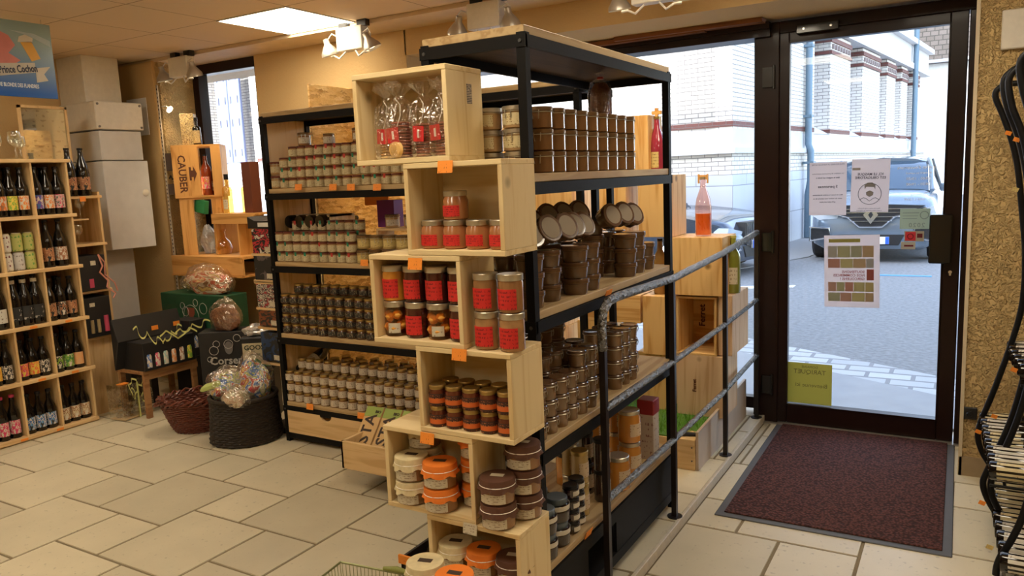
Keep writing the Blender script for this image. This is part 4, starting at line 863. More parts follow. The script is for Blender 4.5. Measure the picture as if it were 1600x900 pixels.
def row(i,k,n,kind,labs,desc,z=None,neck=None,cap=None,back=True):
    y,zb=cell(i,k); sp=.205/n if n>2 else .085
    nm={0:'bottom row',1:'second row',2:'third row',3:'fourth row',4:'top row'}[i]; cn={0:'end cubby',1:'second cubby from end',2:'third cubby from end',3:'fourth cubby from end',4:'fifth cubby from end'}[k]
    for j in range(n):
        yy=y+(j-(n-1)/2)*sp*.97
        bottle(kind,'beer_bottle','%s beer bottle, %s, %s, %s from left'%(desc[j] if isinstance(desc,list) else desc,nm,cn,ORD[j]),'bottle',(-5.055,yy,zb),PI/2-.5+jit(.1),'beer bottles on the pine shelf',DGLOSS,cap or L_BLK,labs[j%len(labs)],neckband=neck)
for a in range(2): pass
row(4,0,3,'large',[lm('purple',[Wt,Pu,Bl]),lm('orangewhite',[Wt,O,Wt]),lm('mixed',[Bk,Wt,Pk,Wt],9)],['purple-labelled','orange and white','speckled-label'])
row(4,1,3,'large',[lm('redwhite',[Wt,O,Br]),lm('lime',[Yy,Gn,Yy]),lm('peach',[Wt,O,Cr])],['red and white','lime-labelled','peach-labelled'])
row(4,2,3,'large',[lm('redwhite',[Wt,O,Br]),lm('purple',[Wt,Pu,Bl])],'bright-labelled')
row(3,0,2,'large',[lm('brown',[Br,(.5,.25,.12),Bk]),lm('brownwhite',[Br,Wt,Br])],'brown-labelled')
row(3,2,3,'steinie',[lm('teal',[(.05,.3,.28),Wt])],'teal-labelled')
row(2,0,3,'beer',[lm('brown',[Br,(.5,.25,.12),Bk]),lm('fig',[Br,Bk,Wt])],'brown picture-labelled')
DKL=label_mat('dark_crest_label',(.02,.02,.02),(.45,.42,.36),3,.4,4)
row(2,1,3,'champ',[DKL,DKL,DKL],'black crest-labelled',neck=LB_CREAM)
row(2,2,3,'champ',[label_mat('grey_crest_label',(.6,.57,.5),(.25,.2,.15),4,.4,5)],'white crest-labelled',neck=LB_CREAM)
row(1,0,3,'steinie',[lm('green',[Gn,Bk,Wt]),lm('green2',[(.05,.2,.05),Gn,Wt]),lm('pale_orange',[(.75,.38,.15),(.7,.4,.2)])],['green comic-labelled','dark green-labelled','plain orange-labelled'])
row(1,1,3,'steinie',[lm('hot',[O,Pk,Yy]),lm('yellow',[Yy,(.8,.15,.05),Yy]),lm('white_fig',[Bk,Wt,Bk])],['red-orange-labelled','yellow-red-labelled','white figure-labelled'])
row(1,2,3,'beer',[lm('bandana',[Bk,Wt,Bk]),lm('orange_sp',[(.75,.35,.05),Yy,O])],['black-labelled','orange-labelled','black and white labelled'])
row(0,0,3,'steinie',[lm('cream_oval',[Cr,Br,Cr,Wt])],'cream oval-labelled')
row(0,1,3,'steinie',[lm('blue_disc',[Bl,Wt,(.1,.3,.6),Bk])],'blue disc-labelled')
row(0,2,3,'beer',[lm('brown_cream',[Cr,Br]),lm('pink',[Pk,Wt,Pk]),lm('pink',[Pk,Wt,Pk])],['cream-labelled','pink-labelled','pink-labelled'],cap=P('pink_foil',(.55,.04,.12),.4))
for i in range(5):
    row(i,3,3,'beer',[DKL],'dark unlabelled-looking')
# back rows
for i in (1,2,4):
    for k in (0,1,2):
        if (i,k)==(3,1): continue
        y,zb=cell(i,k)
        for j in range(2): bottle('beer' if i<3 else 'large','beer_bottle','dark bottle behind the front ones, %s, cubby %s from end, %s one'%(['bottom row','second row','third row','fourth row','top row'][i],ORD[k],('left','right')[j]),'bottle',(-5.18,y-.045+.09*j,zb),1,'rear bottles on the pine shelf',DGLOSS,L_BLK,None)
# cans
CANW=label_mat('white_can_print',(.66,.62,.54),(.2,.05,.05),4,.38,5); CANG=label_mat('yellow_green_can_print',(.42,.42,.12),(.12,.3,.05),4,.40,5); CANS=label_mat('silver_can_print',(.5,.48,.45),(.25,.22,.2),4,.4,6)
y,zb=cell(3,1)
for r in range(2):
    for j in range(3):
        t=thing('drinks_can','%s can in fourth row, second cubby from end, %s layer, %s'%(['white','yellow-green' if r else 'silver','yellow-green'][j],('lower','upper')[r],('left','middle','right')[j]),'can',(-5.06,y+(j-1)*.069,zb+.117*r),PI/2-.5,'cans on the pine shelf')
        obj('can_body',cm('can',lambda m:m.lathe([(.024,0),(.032,.008),(.032,.100),(.026,.112),(.026,.115)],18)),[CANW,CANG if r else CANS,CANG][j],t)
        obj('can_top',cm('cantop',lambda m:m.lathe([(.0265,.112),(.0265,.116),(.024,.116),(.023,.113),(0,.113)],18)),LIDSILV,t)
for k in range(5):
    for (q,(u,v)) in enumerate([(47,468),(60,590),(45,684),(60,680)][:0]): pass
for k,(y,z) in enumerate([(2.76,.712),(2.54,.712),(2.76,.375),(2.55,.375),(2.62,.03),(2.4,.03)]): tag(obj('price_card',cm('cardy',lambda m:m.box(-.0008,.0008,-.022,.022,-.014,0)),ORANGE,None,(-4.984,y,z-.003),(0,.0,0)),'small orange price strip on the beer shelf edge, %s listed'%ORD[k] if 0 else 'small orange price strip on beer shelf, %s board, %s'%(['third','third','second','second','lowest','lowest'][k],('far','near')[k%2]),'price card','price strips on the beer shelf')
# corner shelf contents
for j in range(2): bottle('champ','beer_bottle','tall dark bottle with brown label on top of the end column, %s'%('left','right')[j],'bottle',(-5.12,2.955+.09*j,1.496),PI/2-.5,'bottles topping the end column',DGLOSS,L_BLK,lm('brown',[Br,(.5,.25,.12),Bk]))
tag(obj('price_card',cm('cardy2',lambda m:m.box(-.0008,.0008,-.02,.02,-.03,0)),ORANGE,None,(-5.073,3.0,1.49)),'orange price card on the top board of the end column','price card','price cards')
def gobletmesh(m,r=.038,h=.16):
    return m.lathe([(.032,0),(.032,.002),(.006,.006),(.004,h*.42),(.008,h*.46),(r*.8,h*.58),(r,h*.75),(r*.82,h),(r*.80,h),(r*.97,h*.75),(r*.77,h*.6),(0,h*.5)],20)
def glassware(desc,loc,s=1.0,rot=None,group=None):
    o=obj('beer_glass',cm('goblet',lambda m:gobletmesh(m)),CLEAR,None,loc,rot or (0,0,0)); o.scale=(s,s,s); return tag(o,desc,'glass',group)
for j,(x,y,s) in enumerate([(-5.05,2.43,1.1),(-5.1,2.52,.95),(-5.04,2.60,1.05),(-5.12,2.34,1.0),(-5.08,2.25,1.1),(-5.14,2.68,.9)]): glassware('empty stemmed glass on top of beer shelf, %s'%['second from the left' if 0 else 'nearest the frame edge of the five','behind two others','just left of the picture frame','second from frame edge','outermost at left','close to the picture frame'][j],(x,y,ztop),s,None,'glasses on top of the shelf')
glassware('stemmed glass on the upper corner shelf',(-5.12,3.0,1.345),.85); glassware('upturned glass on the small inner shelf board',(-5.12,2.97,1.178),.8)
def wine_box(name,desc,loc,rz,w,d,h,parts):
    t=thing(name,desc,'gift box',loc,rz); obj('carton',MB().box(-w/2,w/2,-d/2,d/2,0,h).mesh('c',.003),BLACK,t)
    for n_,mb,m in parts: obj(n_,mb,m,t)
    return t
RIBB=P('pink_ribbon',(.55,.22,.16),.5); 
wine_box('gift_box','black gift box with curly pink ribbon on the end column',(-5.16,3.0,.862),PI/2,.19,.2,.235,[('white_tag',MB().box(-.01,.025,-.103,-.101,.17,.2),LB_CREAM),('ribbon',MB().tube([(.05,-.1,.24),(.06,-.12,.16),(.03,-.13,.12),(.07,-.15,.06),(.05,-.16,.02),(.1,-.17,-.03),(.08,-.17,-.06)],.006,6).tube([(.05,-.1,.24),(.09,-.1,.18),(.07,-.12,.1),(.12,-.14,.04),(.13,-.15,-.02)],.005,6),RIBB),('peep_bottle',MB().box(-.03,.0,-.103,-.1,.02,.08),P('pink_label',(.5,.06,.12),.5))])
wine_box('gift_box','black gift box with bottle windows on the end column lower shelf',(-5.16,3.0,.545),PI/2,.19,.2,.27,[('white_tag',MB().box(-.05,-.015,-.103,-.101,.21,.235),LB_CREAM),('window_bottle',MB().lathe([(.012,.03),(.012,.12)],10,c=(-.045,-.1,0)).lathe([(.012,.03),(.012,.12)],10,c=(.0,-.1,0)),P('bottle_gold',(.35,.27,.14),.3)),('pink_bottle',MB().lathe([(.016,.03),(.016,.14)],10,c=(.055,-.1,0)),P('pink_label',(.5,.06,.12),.5))])
# picture frame behind glasses
pf=thing('picture_frame','thin wooden frame with printed notice behind the glasses','frame',(-5.42,2.98,1.62)); 
obj('frame_border',MB().box(-.01,.012,-.14,.18,.0,.018).box(-.01,.012,-.14,.18,.47,.488).box(-.01,.012,-.14,-.125,0,.488).box(-.01,.012,.165,.18,0,.488),PINE_Z,pf)
obj('notice_sheet',MB().box(-.008,0,-.13,.17,.01,.48),label_mat('grey_notice',(.46,.38,.28),(.25,.2,.15),14,.4,9),pf)
obj('glass_front',MB().box(.001,.003,-.125,.165,.018,.47),CLEAR,pf)
obj('stand_leg',MB().box(-.20,-.01,-.01,.01,-.0,.012),PINE_Y,pf)
# hanging brewery sign (no mascot)
def grad(name,c1,c2):
    m,nt,b=nodes(name); L=nt.links; b.inputs['Roughness'].default_value=.25
    tc=N(nt,'ShaderNodeTexCoord'); se=N(nt,'ShaderNodeSeparateXYZ'); L.new(tc.outputs['Generated'],se.inputs[0]); cr=N(nt,'ShaderNodeValToRGB'); e=cr.color_ramp.elements
    e[0].position=.05;e[0].color=rgb(c1);e[1].position=.75;e[1].color=rgb(c2); L.new(se.outputs['Z'],cr.inputs[0]); L.new(cr.outputs[0],b.inputs['Base Color']); return m
hs=thing('hanging_sign','glossy blue beer sign with a lettered banner hanging from the ceiling','sign',(-4.6,2.30,2.06))
obj('sign_panel',MB().box(-.004,.004,-.45,.345,0,.415).mesh('sp',.001),grad('blue_sign_print',(.01,.10,.42),(.30,.42,.42)),hs)
def sgn(s,size,y,z,mat,bold=True,rx=0,dx=.0045): return lettering(s,size,mat,hs,(dx,y,z),(PI/2,0,PI/2),bold=bold)
SILK=P('banner_silver',(.50,.47,.40),.5,var=.25,scale=6)
bpts=[(-.42,.07),(-.1,.075),(.08,.12),(.18,.155),(.30,.17),(.235,.10),(.30,.085),(.2,.075)]
obj('banner',MB().poly([(-.44,.09),(-.2,.085),(.0,.10),(.20,.135),(.235,.14),(.235,.195),(.0,.17),(-.2,.15),(-.44,.155)],.004,.006,'x').poly([(.235,.085),(.30,.10),(.28,.135),(.32,.18),(.235,.165)],.004,.0055,'x'),SILK,hs)
_c=sgn('Prince Cochon',.056,.14,.150,P('sign_ink',(.01,.02,.06),.5),dx=.0065); _c.rotation_euler=(PI/2,-.12,PI/2); _c.scale=(.62,1,1)
sgn('BIÈRE BLONDE DES FLANDRES',.030,.125,.062,P('sign_white',(.7,.75,.8),.5)).scale=(.58,1,1)
obj('beer_glass_drawing',MB().poly([(.17,.30),(.23,.31),(.27,.22),(.22,.20)],.0045,.006,'x'),P('sign_beer',(.72,.38,.04),.4),hs)
obj('foam_drawing',MB().poly([(.155,.30),(.165,.33),(.20,.345),(.24,.33),(.235,.305)],.0045,.006,'x'),P('sign_foam',(.65,.6,.48),.4),hs)
obj('pale_swoosh',MB().poly([(.12,.36),(.22,.34),(.335,.29),(.335,.325),(.25,.355)],.004,.005,'x'),P('sign_pale_blue',(.40,.50,.52),.4),hs)
obj('coral_swirl',MB().poly([(-.44,.34),(-.2,.37),(.04,.36),(.11,.33),(.14,.28),(.10,.235),(.16,.20),(.12,.175),(-.1,.16),(-.44,.16)],.004,.0048,'x'),P('sign_coral',(.60,.20,.17),.4,var=.3,scale=7),hs)
obj('hanging_wire',MB().tube([(0,-.4,.41),(0,-.4,.44)],.0015,5).tube([(0,.3,.41),(0,.3,.44)],.0015,5),LIDSILV,hs)

# ================================================================ DUCT BOXES on the left wall
DU=thing('wall_cabinet','white electrical cabinets and ducts stacked on the left wall','cabinet',(-5.85,3.6,0))
obj('upper_duct',MB().box(0,.32,-.22,.06,2.14,2.5).mesh('d',.003),WHITE,DU)
obj('junction_box',MB().box(0,.45,-.24,.13,1.965,2.165).mesh('d',.006),WHITE,DU)
scr=obj('corner_screw',MB().lathe([(.009,0),(.009,.004),(0,.005)],10,M=Matrix.Translation((.45,-.22,2.145))@Matrix.Rotation(PI/2,4,'Y')).lathe([(.009,0),(.009,.004),(0,.005)],10,M=Matrix.Translation((.45,.11,2.145))@Matrix.Rotation(PI/2,4,'Y')).lathe([(.009,0),(.009,.004),(0,.005)],10,M=Matrix.Translation((.45,-.22,1.985))@Matrix.Rotation(PI/2,4,'Y')).lathe([(.009,0),(.009,.004),(0,.005)],10,M=Matrix.Translation((.45,.11,1.985))@Matrix.Rotation(PI/2,4,'Y')),P('grey_screw',(.2,.19,.18),.4,.5),DU)
SHEEN=P('white_enamel',(.62,.62,.62),.42,coat=.1)
obj('upper_cabinet',MB().box(0,.45,-.23,.10,1.745,1.955).mesh('d',.004),SHEEN,DU)
obj('lower_cabinet',MB().box(0,.45,-.23,.13,1.09,1.738).mesh('d',.004),SHEEN,DU)
obj('round_lock',MB().lathe([(.0,0),(.026,0),(.026,.006),(.018,.010),(0,.010)],18,M=Matrix.Translation((.45,.085,1.50))@Matrix.Rotation(PI/2,4,'Y')),WHITE,DU)
obj('down_duct',MB().box(0,.30,-.2,.03,.0,1.09),P('grey_white_duct',(.52,.50,.48),.5),DU)
tb=thing('wall_notice','curled white notice pinned behind the junction box','notice',(-5.6,3.815,2.0)); obj('sheet',MB().box(-.1,.14,-.004,0,-.06,.22),PAPER,tb)
# perforated rail
rl=thing('perforated_rail','white perforated metal strip running up the niche corner','rail',(-5.315,3.835,0))
obj('strip',MB().box(-.014,.006,-.022,-.016,.70,2.30),P('painted_strip',(.62,.56,.46),.45),rl)
mb=MB()
for k in range(52): mb.box(-.008,.0,-.0232,-.0215,.73+.03*k,.744+.03*k)
obj('slots',mb,P('slot_dark',(.06,.04,.03),.8),rl)

# ================================================================ LAMPS
def panel(x,y,z=2.498,s=.29,name='ceiling_light_panel',desc=''):
    t=thing(name,desc,'ceiling light',(x,y,z)); obj('frame',MB().box(-s,s,-s,-s+.008,-.004,.01).box(-s,s,s-.008,s,-.004,.01).box(-s,-s+.008,-s,s,-.004,.01).box(s-.008,s,-s,s,-.004,.01),P('white_metal',(.7,.68,.62),.4),t)
    obj('diffuser',MB().box(-s+.008,s-.008,-s+.008,s-.008,-.002,.004),P('lit_diffuser',(.9,.9,.9),.5,emit=(1,.87,.66),es=PANEL),t)
panel(-3.63,3.55,desc='square lit ceiling panel above the long jar unit')
for (x,y,d_) in [(-3.63,1.23,'square lit ceiling panel over the open floor'),(-1.31,1.23,'square lit ceiling panel above the camera side of the crates'),(-1.31,-1.09,'square lit ceiling panel behind the camera'),(-3.63,-1.09,'square lit ceiling panel at the back left'),(-.15,2.97,'square lit ceiling panel over the door mat'),(-1.31,2.97,'added unseen fill light panel above the end-on unit'),(1.01,1.23,'square lit ceiling panel at the right rear'),(-4.79,1.81,'added unseen fill light panel over the beer shelf')]:
    panel(x,y,desc=d_)  # panels above end-on unit and beer shelf are added fill light, out of view
def spot(x,y,z,desc,aims,watts=14):
    t=thing('twin_spotlight',desc,'spotlight',(x,y,z),0,'twin spotlights under the ceiling edge')
    obj('ballast_box',MB().box(-.105,.105,-.035,.035,-.145,-.005).mesh('bb',.004),WHITE,t)
    obj('track_clip',MB().box(-.09,-.03,-.02,.02,-.008,.03).box(.06,.13,-.02,.02,-.008,.03),BLACK,t)
    for k,sx in enumerate((-1,1)):
        a=obj('arm',MB().tube([(sx*.04,-.02,-.15),(sx*.08,-.04,-.19),(sx*.12,-.04,-.17),(sx*.155,-.03,-.17)],.006,8).tube([(sx*.105,-.02,-.05),(sx*.15,-.02,-.03),(sx*.175,-.03,-.06),(sx*.17,-.03,-.10)],.004,8),WHITE,t)
        d=Vector(aims[k])-Vector((x+sx*.17,y-.03,z-.16)); q=d.to_track_quat('-Z','Y').to_euler()
        hd=obj('lamp_head',cm('lamphead',lambda m:m.lathe([(.0,.075),(.018,.072),(.02,.04),(.035,.02),(.055,-.01),(.058,-.03),(.056,-.03),(.05,-.012),(.02,.0),(0,.0)],24)),P('aluminium_white',(.42,.38,.32),.35,.6),t,(sx*.17,-.03,-.13),q)
        bu=obj('bulb',cm('bulb',lambda m:m.lathe([(0,-.024),(.03,-.018),(.044,-.010),(.03,0),(0,.002)],18)),P('lit_bulb',(1,.9,.7),.4,emit=(1,.82,.55),es=5),hd)
        l=bpy.data.lights.new('spot_lamp','SPOT'); l.energy=watts; l.color=(1,.74,.42); l.spot_size=math.radians(75); l.spot_blend=.6; l.shadow_soft_size=.04
        lo=bpy.data.objects.new('spot_lamp',l); link(lo); lo.parent=hd; lo.location=(0,0,-.04)
spot(-3.36,3.82,2.47,'twin white spotlight beside the lit panel',[(-3.45,3.95,1.7),(-2.8,4.1,1.2)],26)
spot(-4.99,3.80,2.47,'twin white spotlight before the narrow left window',[(-5.1,4.0,1.2),(-4.9,4.1,1.0)],16)
spot(-2.36,3.80,2.47,'twin white spotlight box half hidden by the end-on unit top',[(-2.95,4.1,1.3),(-2.2,4.2,.9)],24)
spot(-1.39,3.82,2.47,'twin white spotlight above the display window, cut by the frame',[(-1.5,4.0,1.0),(-1.2,4.0,.8)])
# clip lamp in the niche
cl=thing('clip_lamp','small lit clip lamp on the niche rail','lamp',(-5.30,3.85,1.60)); obj('arm',MB().tube([(0,-.02,0),(.03,-.03,.02),(.05,-.03,-.01),(.07,-.02,.01)],.005,8),BLACK,cl)
obj('lamp_head',MB().lathe([(0,.03),(.02,.028),(.032,0),(.03,0),(0,.012)],16,M=Matrix.Translation((.09,-.01,.0))@Matrix.Rotation(.5,4,'Y')),BLACK,cl)
obj('bulb',MB().lathe([(0,-.01),(.02,-.004),(.02,.004),(0,.01)],12,c=(.09,-.01,-.015)),MATS['lit_bulb'],cl)
l=bpy.data.lights.new('clip_lamp_light','POINT'); l.energy=3; l.color=(1,.72,.38); l.shadow_soft_size=.03; lo=bpy.data.objects.new('clip_lamp_light',l); link(lo); lo.parent=cl; lo.location=(.09,-.01,-.05)
c2=thing('clip_lamp','small round lit lamp near the top of the niche rail','lamp',(-5.30,3.86,2.14)); obj('arm',MB().tube([(0,-.03,0),(.05,-.03,.0),(.08,-.03,-.02)],.004,8),WHITE,c2); obj('bulb',MB().lathe([(0,-.012),(.026,-.006),(.026,.006),(0,.012)],16,M=Matrix.Translation((.10,-.04,-.03))@Matrix.Rotation(1.0,4,'X')),MATS['lit_bulb'],c2)

# ================================================================ NICHE (left window)
sh=thing('niche_shelf','honey pine shelf across the left window niche','shelf',(-4.96,3.98,.87))
obj('board',MB().box(-.35,.45,-.18,.2,.12,.14),HONEY_X,sh); obj('front_board',MB().box(-.35,.45,-.20,-.18,.0,.14).mesh('f',.002),HONEY_X,sh); obj('bottom_lip',MB().box(-.35,.45,-.21,.0,-.012,0),HONEY_X,sh)
HM=(HONEY_X,HONEY_Z,HONEY_X)
def opencrate(desc,x0,x1,y0,y1,z0,z1,slat=None,mats=HM,**k): return crate('wine_crate',desc,x0,x1,y0,y1,z0,z1,.014,mats,**k)
# lower crate frame and upper crate with logo on its side facing the shop
lc=thing('wine_crate','honey coloured open crate standing on the niche shelf','crate',(-5.115,4.0,1.011),.72)
obj('side_panel',MB().box(-.17,-.155,-.12,.12,0,.42),HONEY_Z,lc); obj('front_stile',MB().box(-.17,-.07,-.135,-.12,0,.42),HONEY_Z,lc); obj('front_stile',MB().box(.06,.13,-.135,-.12,0,.42),HONEY_Z,lc); obj('side_panel',MB().box(.13,.145,-.12,.12,0,.42),HONEY_Z,lc); obj('top_panel',MB().box(-.17,.145,-.135,.12,.42,.435),HONEY_X,lc)
uc=thing('wine_crate','honey coloured wine crate with burnt lettering under the boxed bottle','crate',(-5.115,4.0,1.456),.72)
obj('front_panel',MB().box(-.19,.0,-.15,-.135,0,.37),HONEY_Z,uc); obj('front_stile',MB().box(.09,.16,-.15,-.135,0,.37),HONEY_Z,uc); obj('top_panel',MB().box(-.19,.16,-.15,.12,.37,.385),HONEY_X,uc); obj('side_panel',MB().box(-.19,-.175,-.135,.12,0,.37),HONEY_Z,uc); obj('side_panel',MB().box(.145,.16,-.135,.12,0,.37),HONEY_Z,uc); obj('bottom_panel',MB().box(-.19,.16,-.15,.12,-.01,.004),HONEY_X,uc)
BI=P('burnt_print',(.10,.03,.01),.7)
lettering('CAUBER',.075,BI,uc,(-.125,-.1512,.17),(PI/2,PI/2,0),bold=True)
obj('burnt_castle',MB().poly([(-.075,.12),(-.075,.22),(-.06,.22),(-.06,.195),(-.045,.195),(-.045,.23),(-.02,.17),(-.045,.11),(-.045,.145),(-.06,.145),(-.06,.12)],-.1515,-.15,'y'),BI,uc)
slot=obj('black_slats',MB().box(-.245,-.195,-.10,.0,.02,.10).box(-.245,-.195,-.1,.0,.20,.33),P('dark_rack_wood',(.06,.03,.015),.5),uc)
rum=thing('bottle_carton','gold patterned bottle carton on the lettered crate','carton',(-5.188,3.962,1.842),.72); obj('carton_body',MB().box(-.05,.05,-.05,.05,0,.24).mesh('c',.002),patch_mat('gold_floral',[(.62,.48,.2),(.12,.07,.03),(.6,.5,.28),(.2,.12,.05)],14),rum)
bottle('spirit','spirit_bottle','dark spirit bottle with gold floral label on the lettered crate','bottle',(-5.083,3.948,1.842),.5,None,DGLOSS,L_BLK,patch_mat('gold_floral',[(.6,.48,.2)],14),lz=(.02,.15)).scale=(.8,.8,.72)
RUMG=P('red_rum',(.20,.03,.01),.1,coat=.8); WHISK=glass('whisky_glass',(.98,.80,.36),.09,.03)
bottle('wine','spirit_bottle','reddish bottle leaning inside the lettered crate, taller one','bottle',(-5.046,3.967,1.461),.3,None,RUMG,L_BLK,lm('redgold',[(.6,.35,.1),Pk,Wt]))
bottle('champ','spirit_bottle','reddish bottle inside the lettered crate, shorter one','bottle',(-5.038,4.041,1.461),.3,None,RUMG,LIDBRASS,lm('creamlab',[Wt,Br])).scale=(.85,.85,.85)
tt=thing('wrapped_bottle','bottle wrapped in white paper leaning in the lettered crate','bottle',(-5.151,3.995,1.461),0,rot=(0,-.15,0)); obj('paper_cone',MB().lathe([(.035,0),(.035,.08),(.012,.24),(.0,.25)],14),PAPER,tt)
mid=thing('wine_crate','short honey crate plank carrying the amber bottle','crate',(-4.76,4.02,1.305),0)
obj('plank',MB().box(-.16,.30,-.13,.12,.0,.015),HONEY_X,mid); obj('front_plank',MB().box(-.16,.30,-.145,-.13,-.06,.015),HONEY_X,mid); obj('leg_panel',MB().box(.10,.115,-.13,.12,-.30,0),HONEY_Z,mid); obj('leg_panel',MB().box(-.155,-.14,-.13,.12,-.30,0),HONEY_Z,mid)
wb=bottle('spirit','whisky_bottle','clear bottle of amber spirit with black cap, before the left window','bottle',(-4.83,3.97,1.321),.3,None,WHISK,L_BLK,LB_CREAM,laba=.5,lz=(.03,.10)); wb.scale=(1,1,1.02)
tag(obj('whisky_carton',MB().box(-.045,.045,-.045,.045,0,.37).mesh('c',.002),P('dark_brown_carton',(.13,.035,.02),.4),None,(-4.57,3.98,1.321)),'tall dark brown bottle carton beside the jar unit corner','carton')
bottle('spirit','whisky_bottle','orange spirit bottle half hidden by the brown carton','bottle',(-4.68,4.02,1.321),.3,None,WHISK,L_BLK,None)
tag(obj('glass_decanter',MB().lathe([(0,0),(.05,.004),(.065,.05),(.05,.10),(.02,.13),(.018,.17),(.026,.175),(.026,.19),(0,.19)],20),glass('amber_decanter',(.95,.75,.3),.14,.03),None,(-4.90,3.95,1.01),(0,0,0)),'round clear decanter with amber content on the niche shelf','decanter')
tag(obj('green_tin',MB().box(-.06,.06,-.02,.02,0,.10).mesh('t',.003),P('emerald_card',(.02,.25,.09),.5),None,(-5.03,3.96,1.33),(0,.2,0)),'small bright green box hung inside the open crate','box').location=(-5.06,3.90,1.33)
CRUMP=glass('crumpled_film',(.95,.97,1),.22,.15,opac=.35,oc=(.75,.75,.72),film=18)
def blob(r,sx,sy,sz,seed,n=26,m=14,amp=.18):
    q=random.Random(seed); mb=MB(); ph=[(q.uniform(1,6),q.uniform(1,6),q.uniform(0,6)) for _ in range(6)]; vs=[];fs=[]
    for j in range(m+1):
        th=PI*j/m
        for i in range(n):
            a=2*PI*i/n; k=1+amp*sum(math.sin(p[0]*a//1*0+round(p[0])*a+p[1]*th+p[2]) for p in ph)/3+q.uniform(-amp*.25,amp*.25)
            z=math.cos(th)*k; vs.append((r*sx*math.sin(th)*math.cos(a)*k,r*sy*math.sin(th)*math.sin(a)*k,max(r*sz*z,-r*sz*.75)+r*sz*.75))
    for j in range(m):
        for i in range(n): k=(i+1)%n; fs.append((j*n+i,j*n+k,(j+1)*n+k,(j+1)*n+i))
    return mb.add(vs,fs)
t=thing('crumpled_packet','crumpled clear and white film packet in the lower niche crate','packet',(-5.095,3.977,1.012)); obj('film',blob(.075,.9,.7,1.6,3),CRUMP,t)

# ================================================================ GIFTS CORNER
# product stand beside the jar unit
ps=thing('product_stand','narrow dark stand of boxed groceries left of the jar unit','display stand',(-3.62,3.33,0))
obj('back_panel',MB().box(-.11,.11,.10,.115,0,1.28),BLACK,ps); obj('side_panel',MB().box(.10,.11,-.12,.10,0,1.28),BLACK,ps)
for z in (.44,.66,.94): obj('shelf_board',MB().box(-.11,.10,-.13,.10,z-.015,z),PINE_X,ps)
bxs=[('black carton with red and white print, top of dark stand',-.0,1.11,.15,patch_mat('red_white_black',[Bk,(.5,.04,.05),Bk,Wt],4)),('black bottle carton, second on the dark stand',0,.95,.155,patch_mat('blackw',[Bk,Bk,(.12,.1,.1)],3)),('black and red print carton, third on the dark stand',0,.78,.15,patch_mat('tiny_print',[Bk,Wt,Bk,(.4,.05,.05)],9)),('dark rust carton with pale tag, fourth on the dark stand',0,.665,.11,patch_mat('rust_print',[Bk,(.2,.06,.02),Bk],4)),('low black carton on the dark stand lower shelf',0,.45,.18,patch_mat('blackw2',[Bk,(.02,.05,.12),Bk],3))]
for k,(d_,dx,z,h,m) in enumerate(bxs):
    t=thing('grocery_carton',d_,'carton',(-3.63,3.30,z)); obj('carton_body',MB().box(-.085,.085,-.10,.09,0,h-.004).mesh('c',.003),m,t); obj('paper_tag',MB().box(.02,.07,-.102,-.100,.01,.04),LB_CREAM,t)
obj('shelf_board',MB().box(-.11,.10,-.13,.10,.765,.78),PINE_X,ps); obj('shelf_board',MB().box(-.11,.10,-.13,.10,.935,.95),PINE_X,ps); obj('shelf_board',MB().box(-.11,.10,-.13,.10,1.095,1.11),PINE_X,ps); obj('base',MB().box(-.11,.10,-.13,.1,0,.03),BLACK,ps)
tp=thing('tray_pack','flat black pack with a white strip on top of the dark stand','packet',(-3.63,3.28,1.26)); obj('pack',MB().poly([(-.11,.0),(.10,.0),(.10,.045),(-.05,.045),(-.11,.07)],-.08,.08,'y'),BLACK,tp); obj('white_strip',MB().box(-.02,.09,-.083,-.08,.01,.035),PAPER,tp)
# low wooden stool with black beer packs
sto=thing('low_stool','small brown wooden stool holding the black beer packs','stool',(-4.82,3.25,0))
SW=wood('stool_wood',(.36,.19,.08),(.26,.12,.05),'y',knots=False)
obj('top',MB().box(-.16,.14,-.22,.20,.30,.325).mesh('s',.003),SW,sto)
for (a,b) in ((-.15,-.21),(.11,-.21),(-.15,.16),(.11,.16)): obj('leg',MB().box(a,a+.025,b,b+.035,0,.30),SW,sto)
obj('stretcher',MB().box(.12,.13,-.2,.21,.26,.30),SW,sto)
YRB=P('lime_ribbon',(.62,.62,.22),.4)
def ribbon(m,pts,w=.012):
    pts=[Vector(p) for p in pts]; vs=[];fs=[]
    for i,p in enumerate(pts): vs+=[p+Vector((0,0,w/2)),p-Vector((0,0,w/2)),p+Vector((.001,0,w/2)),p+Vector((.001,0,-w/2))]
    for i in range(len(pts)-1):
        k=4*i; fs+=[(k,k+4,k+5,k+1),(k+2,k+3,k+7,k+6),(k,k+2,k+6,k+4),(k+1,k+5,k+7,k+3)]
    return m.add(vs,fs)
def curl(y0,z0,y1,z1,amp=.02,n=44,x=.0,fr=2.5): return [(x+.012*math.sin(i*.45),y0+(y1-y0)*i/n,z0+(z1-z0)*i/n+amp*math.sin(i/n*fr*2*PI)) for i in range(n+1)]
pk=thing('beer_gift_pack','long black carton gift pack with six round bottle windows on the stool','gift box',(-4.76,3.27,.3255))
obj('carton',MB().box(-.13,.10,-.235,.16,0,.19).poly([(-.13,0),(-.13,.33),(-.11,.35),(-.06,.20)],-.3,.2,'y').mesh('pk',.003),BLACK,pk)
labs=[lm('c1',[Wt,Bl]),lm('c2',[Wt,Pk]),lm('c3',[Wt,(.3,.5,.45)]),lm('c4',[(.7,.3,.12),Wt]),lm('c5',[Wt,Br]),lm('c6',[Gn,Yy])]
for k in range(6):
    q=obj('bottle_window',MB().lathe([(.022,.0),(.022,.075),(.017,.09)],14,c=(.088,-.195+.062*k,.02)),labs[k],pk)
